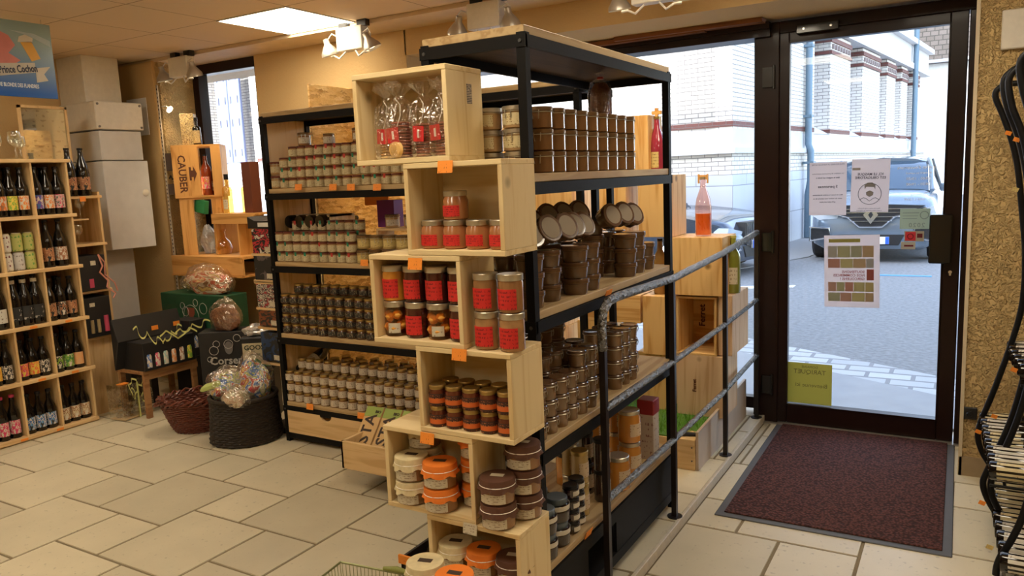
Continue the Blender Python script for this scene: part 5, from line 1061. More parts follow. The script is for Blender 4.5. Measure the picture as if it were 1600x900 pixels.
mb=MB(); ribbon(mb,curl(-.3,.30,-.1,.17,.03,x=.12)); ribbon(mb,curl(-.1,.17,.05,.26,.02,x=.12)); ribbon(mb,curl(.0,.22,.28,.25,.018,x=.125)); ribbon(mb,curl(-.12,.22,.16,.20,.03,x=.13,fr=1.5))
obj('curly_ribbon',mb,YRB,pk)
for yy in (-.05,.12): obj('price_sticker',MB().box(-.058,-.056,yy,yy+.05,.235,.265),ORANGE,pk)
p2=thing('beer_gift_pack','small black carton with two bottles right of the long beer pack','gift box',(-4.84,3.525,.0)); p2['x']=0; del p2['x']; obj('carton',MB().box(-.1,.10,-.06,.07,.325,.585).mesh('pk',.003),BLACK,p2)
for k in range(2): obj('bottle_window',MB().lathe([(.02,.0),(.02,.07),(.012,.09)],12,c=(.088,-.02+.055*k,.385)),labs[(k*5)%6],p2)
obj('carton_base',MB().box(-.1,.10,-.06,.07,0,.325),BLACK,p2)
bb=thing('black_carton','black carton standing left behind the clear gift box','carton',(-5.12,3.25,0)); obj('carton',MB().box(-.12,.12,-.10,.10,0,.50).mesh('pk',.003),P('brown_black',(.025,.016,.012),.6),bb); obj('red_bow',MB().tube([(.1,-.06,.51),(.1,-.02,.53),(.1,.0,.51),(.1,.03,.525),(.1,.06,.51)],.007,6),P('red_bow',(.6,.06,.03),.5),bb)
cb=thing('clear_gift_box','clear box of chocolates tied with a lime ribbon on the floor','gift box',(-4.86,3.04,0),.12)
obj('clear_box',MB().box(-.07,.07,-.12,.12,.004,.24),glass('clear_plastic',(.95,.95,.9),.16,.05,film=9),cb)
mb=MB(); q=random.Random(4)
for k in range(34): mb.lathe([(0,-.014),(.014,-.008),(.017,0),(.014,.008),(0,.014)],8,c=(q.uniform(-.045,.045),q.uniform(-.095,.095),.02+.012*(k//4)),sx=q.uniform(.8,1.3))
obj('sweets',mb,patch_mat('sweets_mix',[(.10,.04,.02),(.35,.25,.12),(.08,.03,.02),(.3,.3,.12)],20),cb,kind='stuff')
obj('base_tray',MB().box(-.068,.068,-.118,.118,.006,.01),KR,cb)
mb=MB(); ribbon(mb,[(.075,0,z/50) for z in range(0,13)],.02); ribbon(mb,curl(-.06,.24,.06,.24,.03,x=.075,fr=1)); ribbon(mb,curl(.02,.14,.09,.10,.03,x=.077)); ribbon(mb,curl(-.01,.14,-.07,.22,.03,x=.077))
mb.tube([(.076,0,.0),(.076,0,.245)],.005,6)
obj('lime_bow',mb,YRB,cb); obj('orange_card',MB().box(.0,.05,-.10,-.04,.242,.246),ORANGE,cb)
# Corsen box, green box, goose tin
co=thing('logo_carton','black carton with pale bubbles and script lettering behind the goose tin','carton',(-4.42,3.52,.25),.62); obj('carton',MB().box(-.17,.17,-.09,.09,-.25,.285).mesh('pk',.004),BLACK,co)
GP=P('pale_print',(.42,.40,.36),.6); mb=MB()
for (a,b,r) in ((-.07,.16,.030),(-.05,.205,.022),(.03,.20,.03),(.09,.24,.024),(-.10,.10,.018),(.15,.14,.03)): mb.tube([(a+r*math.cos(t_),-.102,b+r*math.sin(t_)) for t_ in [2*PI*k/20 for k in range(20)]],.002,4,closed=True)
obj('printed_bubbles',mb,GP,co); obj('printed_shell',MB().lathe([(0,-.1),(.028,-.1),(.028,-.103),(0,-.103)],18,M=Matrix.Translation((.03,0,.17))@Matrix.Rotation(-PI/2,4,'X')@Matrix.Translation((0,0,.0))) if 0 else MB().poly([(.03+.028*math.cos(k),.175+.045*math.sin(k)) for k in [2*PI*i/16 for i in range(16)]],-.1025,-.1,'y'),P('print_grey',(.16,.15,.14),.6),co)
lettering('Corsen',.075,GP,co,(.01,-.1022,.085),(PI/2,0,0),bold=True)
gb=thing('logo_carton','dark green carton with heart and bubbles under the gift basket','carton',(-4.84,3.705,.50)); obj('carton',MB().box(-.40,.32,-.1,.1,0,.25).mesh('pk',.004),P('bottle_green_card',(.012,.07,.03),.55,var=.3),gb)
mb=MB()
for (a,b,r) in ((-.12,.12,.035),(-.06,.085,.085),(.08,.15,.04),(.0,.19,.025),(-.15,.16,.025)): mb.tube([(a+r*math.cos(t_),-.102,b+r*math.sin(t_)) for t_ in [2*PI*k/24 for k in range(24)]],.002,4,closed=True)
obj('printed_bubbles',mb,GP,gb); obj('printed_heart',MB().poly([(-.10,.15),(-.02,.15),(-.02,.11),(-.06,.05),(-.10,.11)],-.1015,-.1,'y'),P('rust_print2',(.25,.06,.03),.6),gb)
obj('crate_support',MB().box(-.39,.30,0.0,.1,-.50,0),P('brown_black',(.025,.016,.012),.6),gb)
FOIL=patch_mat('wrapped_foods',[(.62,.42,.2),(.55,.12,.06),(.65,.55,.4),(.25,.12,.05),(.7,.5,.15)],3.2,.35)
MIXC=patch_mat('bright_sweets',[(.75,.55,.12),(.55,.08,.08),(.70,.65,.55),(.08,.2,.5),(.45,.5,.12),(.7,.6,.4)],4,.35)
PSTL=patch_mat('pastel_sweets',[(.6,.5,.35),(.5,.3,.2),(.62,.58,.4),(.35,.25,.12)],4,.4)
def gift(desc,loc,r,sx,sy,sz,mat,seed,rz=0,bow=None):
    t=thing('wrapped_gift_pack',desc,'gift pack',loc,rz); obj('contents',blob(r*.9,sx,sy,sz,seed,30,16,.12),mat,t); obj('cellophane_wrap',blob(r*1.02,sx,sy,sz*1.1,seed+50,26,12,.14),CELLO,t)
    if bow: mb=MB(); ribbon(mb,curl(-r*.5,r*sz*1.5,r*.5,r*sz*1.45,.02,x=r*sx*.6)); ribbon(mb,curl(-r*.1,r*sz*1.5,r*.3,r*sz*1.1,.03,x=r*sx*.8)); mb.tube([(0,r*.3*math.cos(a),r*sz*1.55+r*.16*math.sin(2*a)) for a in [2*PI*k/20 for k in range(20)]],.006,5,closed=True); obj('bow',mb,bow,t)
    return t
gift('cellophane gift basket with bow on the green carton',(-4.80,3.70,.75),.115,2.3,.75,.9,FOIL,1,0,P('gold_bow',(.6,.3,.1),.3))
gift('cellophane pack of brown sweets on the black lettered carton',(-4.42,3.52,.536),.095,1.5,.8,1.15,P('choc_mix',(.22,.09,.04),.4,var=.7,scale=40),2)
tn=thing('goose_tin','black tin with a cream label and green goose print','tin',(-3.99,3.42,.335),.62); obj('tin_body',MB().box(-.10,.10,-.09,.09,0,.215).mesh('t',.01),BLACK,tn)
tl_=obj('cream_label',MB().box(-.085,.085,-.092,-.09,.02,.175),P('tin_cream',(.62,.54,.34),.6),tn); lettering('GOOSE',.045,P('tin_ink',(.03,.05,.03),.6),tl_,(0,-.0925,.145),(PI/2,0,0),bold=True); obj('green_grass_print',MB().poly([(-.085,.02),(.085,.02),(.085,.06),(.03,.05),(0,.075),(-.04,.05),(-.085,.06)],-.0935,-.0915,'y'),P('tin_green',(.05,.22,.06),.6),tl_)
lettering('GOOSE',.016,P('tin_ink',(.03,.05,.03),.6),tl_,(0,-.0935,.10),(PI/2,0,0))
obj('foil_top',blob(.09,1.05,.9,.45,8),P('silver_foil',(.6,.58,.55),.25,.6),tn,(0,0,.21)); obj('stand_block',MB().box(-.10,.10,-.09,.09,-.335,0),P('brown_black',(.025,.016,.012),.6),tn)
gift('wrapped biscuit pack on a low box behind the wicker basket',(-4.20,3.33,.20),.09,1.4,.8,.8,PSTL,11,.3)
tag(obj('low_carton',MB().box(-.09,.09,-.05,.07,0,.20).mesh('t',.003),KR,None,(-4.20,3.33,0)),'brown low carton behind the wicker basket','carton')

# wicker basket : woven
def weave(a0,b0,a1,b1,h,rows,n=120,rad=.0075,stakes=30):
    mb=MB()
    for k in range(rows):
        f=k/(rows-1); a=a0+(a1-a0)*f**.8; b=b0+(b1-b0)*f**.8; z=.012+h*f
        pts=[]
        for i in range(n):
            t_=2*PI*i/n; w=.0045*math.sin(t_*stakes+(PI if k%2 else 0)); pts.append(((a+w)*math.cos(t_),(b+w)*math.sin(t_),z+.002*math.sin(t_*stakes*.5)))
        mb.tube(pts,rad,5,closed=True)
    return mb
WK=P('dark_red_wicker',(.13,.030,.016),.4,var=.6,scale=50,coat=.2)
wk=thing('wicker_basket','empty dark red-brown wicker basket on the floor','basket',(-4.17,3.06,0),.9)
obj('woven_side',weave(.15,.115,.225,.165,.185,14),WK,wk)
obj('stakes',MB() and (lambda mb:[mb.tube([(.148*math.cos(a),.113*math.sin(a),.0),(.19*math.cos(a),.14*math.sin(a),.09),(.224*math.cos(a),.164*math.sin(a),.20)],.004,5) for a in [2*PI*k/30 for k in range(30)]] and mb)(MB()),WK,wk)
mb=MB()
for ph,z in ((0,.200),(PI/2,.214),(PI,.206),(1.5*PI,.222)):
    mb.tube([((.234+.010*math.cos(18*a+ph))*math.cos(a),(.172+.010*math.cos(18*a+ph))*math.sin(a),z+.009*math.sin(18*a+ph)) for a in [2*PI*k/180 for k in range(180)]],.007,5,closed=True)
obj('braided_rim',mb,WK,wk)
obj('basket_base',MB().lathe([(0,.004),(.14,.004),(.14,.014),(0,.014)],30,sy=.86),WK,wk)
for sx in (-1,1): obj('handle',MB().tube([(sx*.215,-.06,.205),(sx*.25,-.04,.19),(sx*.262,0,.18),(sx*.25,.04,.19),(sx*.215,.06,.205)],.009,7),WK,wk)
br=thing('round_tub','dark woven tub heaped with wrapped sweets, next to the jar unit','tub',(-3.735,3.05,0))
DW=P('dark_bark',(.022,.014,.009),.6,var=.7,scale=40,bump=.3)
obj('tub_side',weave(.205,.205,.188,.188,.25,19,110,.0085,26),DW,br); obj('tub_lining',MB().lathe([(.19,.005),(.19,.24),(.175,.25),(0,.25)],30),DW,br); obj('rim',MB().tube([(.195*math.cos(a),.195*math.sin(a),.272) for a in [2*PI*k/40 for k in range(40)]],.012,8,closed=True),DW,br)
for k in range(14): obj('stud',cm('stud',lambda m:m.lathe([(0,-.004),(.006,0),(0,.004)],8)),P('stud_metal',(.15,.12,.08),.4,.8),br,(.214*math.cos(2*PI*k/14),.214*math.sin(2*PI*k/14),.03))
gift('gift pack of bright sweets with green packet, on left of the tub',(-3.83,3.00,.25),.105,1.1,.9,.85,MIXC,21,.2,YRB)
gift('pack of pastel sweets at the front of the tub',(-3.66,2.93,.245),.095,1.1,.8,.62,PSTL,22,-.2)
gift('tall bright gift pack at the back of the tub',(-3.69,3.10,.25),.11,1.0,.8,1.25,MIXC,23,.4)
t=thing('sweet_packet','lime green packet lying on the tub heap','packet',(-3.86,2.93,.335),.5,rot=(.1,-.25,.5)); obj('wrapper',MB().poly([(-.07,0),(-.05,.022),(.05,.026),(.08,0),(.05,-.01),(-.05,-.01)],-.03,.03,'y').mesh('w',.006),P('lime_wrapper',(.50,.58,.18),.35),t)

# wire shopping basket + black crate with orange tag (bottom edge)
wbk=thing('wire_basket','pale green wire shopping basket, cut by the bottom edge of the photo','basket',(-1.585,1.665,0),.12)
GW=P('pale_green_wire',(.30,.31,.14),.35,.4); mb=MB()
def rect(w,d,z,r=.003): mb.tube([(-w,-d,z),(w,-d,z),(w,d,z),(-w,d,z)],r,6,closed=True,smooth=False)
rect(.17,.13,.25,.0045); rect(.165,.125,.19); rect(.145,.105,.02)
for k in range(-11,12):
    x=k*.0148
    for s in (-1,1): mb.tube([(x*1.0,s*.128,.25),(x*.87,s*.105,.02)],.0013,4)
for k in range(-8,9):
    y=k*.0155
    for s in (-1,1): mb.tube([(s*.168,y,.25),(s*.145,y*.84,.02)],.0013,4)
    mb.tube([(-.145,y*.84,.02),(.145,y*.84,.02)],.0013,4)
obj('wire_frame',mb,GW,wbk); obj('foot_frame',MB().tube([(-.13,-.09,.004),(.13,-.09,.004),(.13,.09,.004),(-.13,.09,.004)],.004,6,closed=True).box(-.132,-.128,-.09,-.086,0,.02).box(.128,.132,-.09,-.086,0,.02).box(-.132,-.128,.086,.09,0,.02).box(.128,.132,.086,.09,0,.02),GW,wbk)
obj('plastic_grip',MB().tube([(.10,.13,.258),(.05,.13,.262),(.0,.13,.258)],[.006,.011,.006],10),P('olive_grip',(.25,.27,.06),.5),wbk)
hc=thing('small_display_crate','small black crate of wrapped goods with an orange tag, behind the wire basket','crate',(-1.545,2.00,0),.0)
obj('crate_side',MB().box(-.07,.13,-.10,-.09,0,.245).box(-.07,-.06,-.10,.16,0,.245).box(.12,.13,-.1,.16,0,.245).box(-.07,.13,.15,.16,0,.245).box(-.07,.13,-.1,.16,0,.01),P('black_brown_box',(.02,.012,.01),.5),hc)
mb=MB()
for k in range(-3,10):
    mb.tube([(-.07+.02*k if k>=0 else -.07,-.1015,.08 if k>=0 else .08-.02*k),(min(.13,-.07+.02*k+.12),-.1015,.20 if -.07+.02*k+.12<=.13 else .08+(.20+.0-.02*k))],.0012,4)
for k in range(0,10): mb.tube([(-.07+.02*k,-.1015,.08),(max(-.07,-.07+.02*k-.12),-.1015,min(.20,.08+.02*k))],.0012,4)
obj('wire_mesh',mb,P('grey_wire',(.4,.38,.33),.4,.6),hc,kind='stuff')
obj('orange_tag',MB().box(-.075,-.02,-.108,-.100,.225,.255),ORANGE,hc)
for k,(x,y) in enumerate([(-.02,0),(.05,-.03),(.06,.06),(0,.09)]): 
    t=thing('wrapped_sausage','brown wrapped goods in the small black crate, %s'%['left one','front one','right rear one','left rear one'][k],'packet',(-1.545+x,2.00+y,.012)); obj('wrapper',blob(.034,1,.9,3.2,60+k,18,14,.2),P('sausage_wrap',(.34,.15,.06),.3,var=.7,scale=30),t); obj('film',blob(.037,1,.9,3.3,70+k,18,12,.2),CELLO,t)

# ================================================================ RAILING
RLM=P('hammered_iron_painted_glints',(.22,.22,.22),.25,.8,var=.95,scale=55,bump=1.0); RLM.node_tree.nodes['Bump'].inputs['Distance'].default_value=.03  # strong light-dark noise paints silver highlights into the hammered metal's colour
PST=P('dark_iron_post',(.022,.016,.015),.35,.4)
ra=thing('railing','dark iron railing with three hammered rails beside the step','railing',(-1.062,3.5,0))
obj('rail',MB().tube([(0,-1.13,.90),(0,-1.135,.98),(0,-1.12,1.035),(0,-1.07,1.062),(0,-1.0,1.066),(0,-.39,1.050),(0,.34,1.074),(0,1.02,1.115),(0,1.1,1.12)],.0165,10),RLM,ra)
obj('rail',MB().tube([(0,-1.13,.692),(0,-.4,.694),(0,.33,.702),(0,1.1,.722)],.0135,10),RLM,ra)
obj('rail',MB().tube([(0,-1.13,.362),(0,-.4,.350),(0,.33,.350),(0,1.1,.386)],.0135,10),RLM,ra)
for (y,h) in ((-1.13,.93),(-.41,1.04),(.41,1.07),(1.1,1.13)):
    p=obj('post',MB().box(-.011,.011,y-.011,y+.011,.004,h),PST,ra); obj('foot_plate',MB().lathe([(0,0),(.033,0),(.033,.005),(0,.006)],18,c=(-.0,y,0)),PST,p)

# ================================================================ WINDOW DISPLAY
pl=thing('display_platform','low pine platform with artificial grass inside the shop window','platform',(-2.1,4.1,0))
obj('deck',MB().box(-.95,.88,-.45,.55,.10,.15),PINE_X,pl); obj('front_block',MB().box(.86,.96,-.47,-.33,0,.16).mesh('b',.002),PINE_X,pl); obj('block_screws',MB().lathe([(.004,0),(.004,.003)],8,M=Matrix.Translation((.945,-.47,.05))@Matrix.Rotation(PI/2,4,'X')).lathe([(.004,0),(.004,.003)],8,M=Matrix.Translation((.945,-.47,.12))@Matrix.Rotation(PI/2,4,'X')),P('dull_bolt',(.1,.1,.1),.4,.8),pl)
obj('side_skirt',MB().poly([(-.46,0),(.50,0),(.50,.235),(-.46,.20)],.962,.976,'x'),P('pinkish_ply',(.50,.40,.31),.6,var=.1),pl)
obj('underframe',MB().box(-.93,.86,-.44,.5,0,.10),PINE_X,pl)
GR=P('artificial_grass',(.16,.36,.03),.5,var=.5,scale=30)
q=random.Random(9); mb=MB()
for k in range(15000):
    x=q.uniform(-.62,.945); y=q.uniform(-.42,.54)
    if any(a<x-2.1+0<b and c<y+4.1<d_ for a,b,c,d_ in ((-1.37,-1.09,4.01,4.31),(-1.61,-1.41,4.04,4.31),(-1.96,-1.77,3.99,4.27),(-2.36,-2.04,3.99,4.27),(-1.25,-1.12,4.36,4.48),(-1.82,-1.62,4.26,4.40))): continue
    h=q.uniform(.02,.042); a=q.uniform(0,6.28); w=.0022; dx,dy=math.cos(a)*w,math.sin(a)*w; lx,ly=q.uniform(-.014,.014),q.uniform(-.014,.014)
    mb.add([(x-dx,y-dy,.15),(x+dx,y+dy,.15),(x+lx,y+ly,.15+h)],[(0,1,2)])
ga=obj('grass_blades',mb,GR,pl,kind='stuff')
obj('grass_mat',MB().box(-.94,.95,-.44,.545,.15,.158),P('grass_base',(.08,.2,.03),.8),pl)
CM=(HONEY_X,HONEY_Z,HONEY_X)
YP_X=wood('yellow_pine_x',(.78,.50,.20),(.62,.33,.10),'x'); YP_Z=wood('yellow_pine_z',(.78,.50,.20),(.62,.33,.10),'z')
PP_Z=wood('pinkish_pine_z',(.68,.48,.30),(.57,.36,.20),'z')
def wbox(desc,x0,x1,y0,y1,z0,z1,m=None,text=None,side=None):
    t=thing('wine_case',desc,'wine case',((x0+x1)/2,(y0+y1)/2,z0),0,'wine cases in the window display')
    w=(x1-x0)/2;d=(y1-y0)/2;h=z1-z0; m=m or YP_Z
    obj('front_panel',MB().box(-w,w,-d,-d+.012,0,h).mesh('p',.0015),m,t); obj('back_panel',MB().box(-w,w,d-.012,d,0,h),m,t)
    obj('side_panel',MB().box(-w,-w+.012,-d+.0125,d-.0125,0,h),side or m,t); obj('side_panel',MB().box(w-.012,w,-d+.0125,d-.0125,0,h),side or m,t)
    obj('top_panel',MB().box(-w+.0125,w-.0125,-d+.0125,d-.0125,h-.012,h-.0005),m,t); obj('bottom_panel',MB().box(-w+.0125,w-.0125,-d+.0125,d-.0125,.0005,.012),m,t)
    if text: lettering(text,.028,BI,t,(-.03,-d-.001,h*.5),(PI/2,-PI/2,0),bold=True)
    return t
G0=.1605
wbox('upright pine wine case at the foot of the right-hand stack',-1.36,-1.10,4.02,4.30,G0,.50,PP_Z,'Ferret')
oc=crate('wine_case','open wine case on its side in the middle of the stack',-1.36,-1.14,4.02,4.30,.501,.822,.012,(YP_X,YP_Z,YP_X),group='wine cases in the window display')
lettering('Ferret',.05,BI,oc,(-.045,.127,.17),(PI/2,-PI/2,0),bold=True)
wbox('pale wine case sticking out right, carrying the green bottle',-1.135,-.99-.07,4.04,4.38,.505,.83,PP_Z)
wbox('large pine wine case with a knot carrying the rose bottle',-1.40,-1.10,4.0,4.27,.832,1.142,YP_Z)
wbox('tall wine case under the second shelf line behind the railing',-1.56,-1.375,4.0,4.26,1.144,1.475,YP_Z)
wbox('topmost upright wine case left of the pink bottle',-1.74,-1.505,4.02,4.24,1.477,1.80,YP_Z)
wbox('wine case standing on the left support, mid height',-1.85,-1.64,4.02,4.27,1.144,1.475,YP_Z)
wbox('wine case carrying the small bottle behind the unit',-1.545,-1.405,4.0,4.27,.49,.818,YP_Z)
wbox('wine case at the bottom left of the small bottle case',-1.60,-1.42,4.05,4.30,G0,.488,YP_Z)
wbox('long wine case laid flat behind the end-on unit',-1.90,-1.56,4.0,4.26,.66,.818,YP_X)
wbox('wine case standing on the flat one, behind the unit',-1.86,-1.64,4.02,4.27,.82,1.142,YP_Z)
wbox('wine case supporting the flat one at left',-1.95,-1.78,4.0,4.26,G0,.658,YP_Z)
wbox('wide wine case far left in the window display',-2.35,-2.05,4.0,4.26,G0,.60,YP_Z)
wbox('wine case on the far left one in the window display',-2.30,-2.06,4.0,4.26,.602,1.10,YP_Z)
wbox('wine case on top at far left behind the shelves',-2.22,-1.96,4.0,4.26,1.102,1.475,YP_Z)
ROSE=glass('rose_glass',(.97,.72,.64),.10,.02); ROSL=P('rose_wine',(.80,.22,.03),.12,coat=.5)
def bouchon(t,z,mat=HONEY_X): obj('wooden_stopper',MB().box(-.028,.028,-.008,.008,z,z+.02).box(-.009,.009,-.009,.009,z-.03,z+.035).mesh('st',.002),mat,t)
b=bottle('champ','cider_bottle','pink bottle with a wooden stopper on the top shelf edge display','bottle',(-1.20-.28,4.10,1.477),0,None,P('pink_wine',(.28,.025,.05),.1,coat=.5),LIDBRASS,LB_YEL,laba=.5); bouchon(b,.325)
b.location=(-1.482,4.10,1.477)
b=bottle('champ','rose_bottle','rose bottle with orange wine and clip stopper on the knotty case','bottle',(-1.235,4.12,1.143),0,None,ROSE,LIDSILV,None); obj('wine_fill',MB().lathe([(.040,.006),(.0415,.12),(0,.12)],18),ROSL,b); obj('clip_stopper',MB().box(-.02,.02,-.008,.008,.30,.325).box(-.028,-.02,-.005,.005,.28,.33).box(.02,.028,-.005,.005,.28,.33),HONEY_X,b)
bottle('wine','white_wine_bottle','green bottle with pale label on the case sticking out','bottle',(-1.085,4.16,.8305),-.3,None,P('olive_glass',(.22,.24,.03),.1,coat=.7),P('yellow_foil',(.45,.40,.10),.4),LB_CREAM)
bottle('wine','white_wine_bottle','amber bottle with pale label behind the end-on unit','bottle',(-1.475,4.10,.8185),-.2,None,P('amber_glass',(.30,.16,.04),.1,coat=.7),L_BLK,LB_CREAM)
b=bottle('champ','green_bottle','large green bottle standing on the grass by the skirt','bottle',(-1.20,4.45,.155),-.2,None,P('bright_green_glass',(.12,.30,.02),.1,coat=.7),L_BLK,P('black_label',(.02,.02,.02),.5),lz=(.16,.2) ); b.scale=(1.2,1.2,1.25); b.location=(-1.185,4.42,.155)
t=thing('foil_parcel','silver foil parcel on the artificial grass','parcel',(-1.62,4.25,.155)); obj('foil',blob(.07,1.2,.8,.6,31),P('silver_foil',(.6,.58,.55),.25,.6),t); t.location=(-1.72,4.33,.155)
tag(obj('black_cable',MB().tube([(-1.26,3.66,.165),(-1.20,3.68,.17),(-1.15,3.70,.165)],.012,8),BLACK,None),'short black cable end on the grass by the pine block','cable')
# OSB panels
def osb(name):
    m,nt,b=nodes(name); L=nt.links; b.inputs['Roughness'].default_value=.6
    tc=N(nt,'ShaderNodeTexCoord'); mp=N(nt,'ShaderNodeMapping'); mp.inputs['Scale'].default_value=(14,14,40); L.new(tc.outputs['Object'],mp.inputs[0])
    v=N(nt,'ShaderNodeTexVoronoi'); v.inputs['Scale'].default_value=1.4; n=N(nt,'ShaderNodeTexNoise'); n.inputs['Scale'].default_value=3; n.inputs['Detail'].default_value=3
    L.new(mp.outputs[0],n.inputs[0]); ad=N(nt,'ShaderNodeVectorMath',operation='ADD'); L.new(mp.outputs[0],ad.inputs[0]); L.new(n.outputs['Color'],ad.inputs[1]); L.new(ad.outputs[0],v.inputs[0])
    cr=N(nt,'ShaderNodeValToRGB'); e=cr.color_ramp.elements; e[0].color=(.42,.19,.04,1); e[1].color=(.92,.66,.30,1); x=e.new(.45); x.color=(.80,.50,.16,1)
    L.new(v.outputs['Color'],cr.inputs[0]); L.new(cr.outputs[0],b.inputs['Base Color']); bp_=N(nt,'ShaderNodeBump'); bp_.inputs['Strength'].default_value=.8; bp_.inputs['Distance'].default_value=.01; L.new(v.outputs['Distance'],bp_.inputs['Height']); L.new(bp_.outputs[0],b.inputs['Normal']); MATS[name]=m; return m
OSB=osb('oriented_strand_board')
tag(obj('strand_board',MB().box(-3.46,-3.445,3.50,4.13,0,2.105).mesh('o',.001),OSB),'tall strand board panel rising behind the long jar unit','panel')
tag(obj('strand_board',MB().box(-3.43,-2.45,4.10,4.13,0,1.95).mesh('o',.001),OSB),'wide strand board backing seen through the long jar unit','panel')
tag(obj('orange_card',MB().box(-.09,.09,-.003,.003,0,.07),P('orange_paper',(.85,.25,.02),.6),None,(-3.02,3.55,1.37)),'bright orange card seen through the second tier','card')
tag(obj('purple_box',MB().box(-.06,.06,-.04,.04,0,.15),P('purple_card',(.16,.02,.16),.6),None,(-2.80,3.40,1.252)),'small purple box behind the second tier','box')

# ================================================================ DOOR PAPERS (taped inside the glass, printed for the street)
yg=4.700
def sheet(name,desc,x0,x1,z0,z1,mat,rot=0): 
    t=thing(name,desc,'notice',((x0+x1)/2,yg,(z0+z1)/2),0,rot=(0,rot,0)); w=(x1-x0)/2;h=(z1-z0)/2
    obj('sheet',MB().box(-w,w,-.001,.001,-h,h),mat,t); return t,w,h
def translucent(name,c):
    m=bpy.data.materials.new(name); m.use_nodes=True; nt=m.node_tree; nt.nodes.clear(); L=nt.links
    o=N(nt,'ShaderNodeOutputMaterial'); a=N(nt,'ShaderNodeBsdfDiffuse'); a.inputs[0].default_value=rgb(c); b=N(nt,'ShaderNodeBsdfTranslucent'); b.inputs[0].default_value=rgb(c); x=N(nt,'ShaderNodeMixShader'); x.inputs[0].default_value=.62
    L.new(a.outputs[0],x.inputs[1]); L.new(b.outputs[0],x.inputs[2]); L.new(x.outputs[0],o.inputs[0]); MATS[name]=m; return m
TP=translucent('thin_white_paper',(.72,.66,.66)); DI=P('notice_ink',(.06,.05,.06),.7)
def mir(s,size,t,x,z,bold=False,mat=None): return lettering(s,size,mat or DI,t,(x,-.0022,z),(PI/2,0,PI),bold=bold,ext=.0004)
t,w,h=sheet('shop_notice','white paper notice limiting the number of people, upper left of door glass',-.793,-.596,1.21,1.507,TP)
for k,(s,sz,z) in enumerate([('VOUS POUSSEZ LA PORTE DE VOTRE',.0105,.135),('Le nombre de personnes autorisées',.0115,.085),('dans le magasin est limité à',.0115,.062),('5 personnes',.021,.012),('Merci de limiter le nombre de personnes',.0095,-.035),('avant de rentrer vous assurez de ce',.0105,-.055),('qu\'il reste une place',.0105,-.074)]): mir(s,sz,t,0,z,bold=(k>1))
t,w,h=sheet('mask_notice','white notice with a masked face in a circle on the door glass',-.573,-.380,1.225,1.515,TP,.02)
mir('ICI, LE MASQUE',.019,t,0,.062,True); mir('EST OBLIGATOIRE',.019,t,0,.043,True); mir('Merci de votre compréhension',.009,t,.0,-.125); mir('la distanciation physique est obligatoire',.008,t,.0,-.137)
obj('grey_header',MB().box(-.092,-.052,-.0022,-.001,.085,.098),P('grey_print',(.3,.28,.28),.6),t)
mb=MB(); mb.tube([(.058*math.cos(a),-.002,-.045+.058*math.sin(a)) for a in [2*PI*k/32 for k in range(32)]],.0016,5,closed=True)
mb.tube([(-.05,-.002,-.078),(-.03,-.002,-.066),(-.018,-.002,-.07),(0,-.002,-.085),(.018,-.002,-.07),(.03,-.002,-.066),(.05,-.002,-.078)],.0016,5)
obj('circle_outline',mb,P('notice_grey',(.12,.12,.13),.6),t)
obj('hair_shape',MB().poly([(-.026,-.02),(-.028,.002),(-.014,.016),(.012,.017),(.027,.004),(.027,-.02),(.02,-.008),(-.018,-.006)],-.0024,-.001,'y'),P('notice_grey2',(.2,.2,.21),.6),t)
obj('mask_shape',MB().poly([(-.019,-.036),(0,-.026),(.019,-.036),(.017,-.052),(0,-.062),(-.017,-.052)],-.0026,-.001,'y'),P('notice_grey3',(.22,.22,.24),.6),t)
t,w,h=sheet('mosaic_poster','poster of coloured picture squares in the middle of the door glass',-.706,-.417,.685,1.097,TP,-.02)
PC=[(.80,.62,.42),(.80,.52,.46),(.62,.64,.68),(.82,.78,.45),(.64,.65,.64),(.68,.70,.48),(.82,.72,.38),(.80,.45,.40),(.62,.66,.52)]
q=random.Random(5); ci=0
for (z0,z1,xs) in [(.08,.145,(-.125,-.075,-.005,.055,.115)),(.02,.072,(-.125,-.06,.008,.075,.115)),(-.115,-.062,(-.125,-.08,-.035,.01,.07,.115)),(-.172,-.122,(-.125,-.06,.0,.07,.115))]:
    for a,b in zip(xs[:-1],xs[1:]):
        c=q.choice(PC); obj('picture_square',MB().box(a+.0012,b-.0012,-.0022,-.001,z0,z1),translucent('poster_%d'%ci,c),t); ci+=1
obj('picture_square',MB().box(.078,.115,-.0022,-.001,-.05,.012),translucent('poster_red',(.62,.2,.18)),t)
obj('yellow_banner',MB().box(-.12,.045,-.0022,-.001,.165,.185),translucent('poster_yel',(.65,.62,.2)),t)
for s,z in (('SOUTENONS',-.003),('NOS COMMERCES',-.023),('GERCOLIENS !',-.043)): lettering(s,.020,P('poster_ink',(.30,.08,.07),.7),t,(.068,-.0024,z),(PI/2,0,PI),bold=True,ext=.0004,align='LEFT')
t,w,h=sheet('gold_sticker','mustard square sticker with mirrored winery lettering, bottom of door glass',-.902,-.655,.092,.338,translucent('mustard_film',(.48,.44,.16)))
SI=P('sticker_ink',(.14,.12,.05),.6); lettering('DOMAINE',.02,SI,t,(.0,-.0022,.10),(PI/2,0,PI),ext=.0004); lettering('TARIQUET',.038,SI,t,(.0,-.0022,.07),(PI/2,0,PI),ext=.0004); lettering('Bienvenue ici',.034,SI,t,(.01,-.0022,-.01),(PI/2,0,PI),ext=.0004)
t,w,h=sheet('year_sticker','pale green guide sticker dated 2020 beside the handle',-.324,-.179,1.130,1.240,translucent('pale_green_film',(.45,.50,.42)))
lettering('2020',.034,P('sticker_grey',(.25,.28,.26),.6),t,(.01,-.0022,-.035),(PI/2,0,PI),bold=True,ext=.0004,spacing=1.2); 
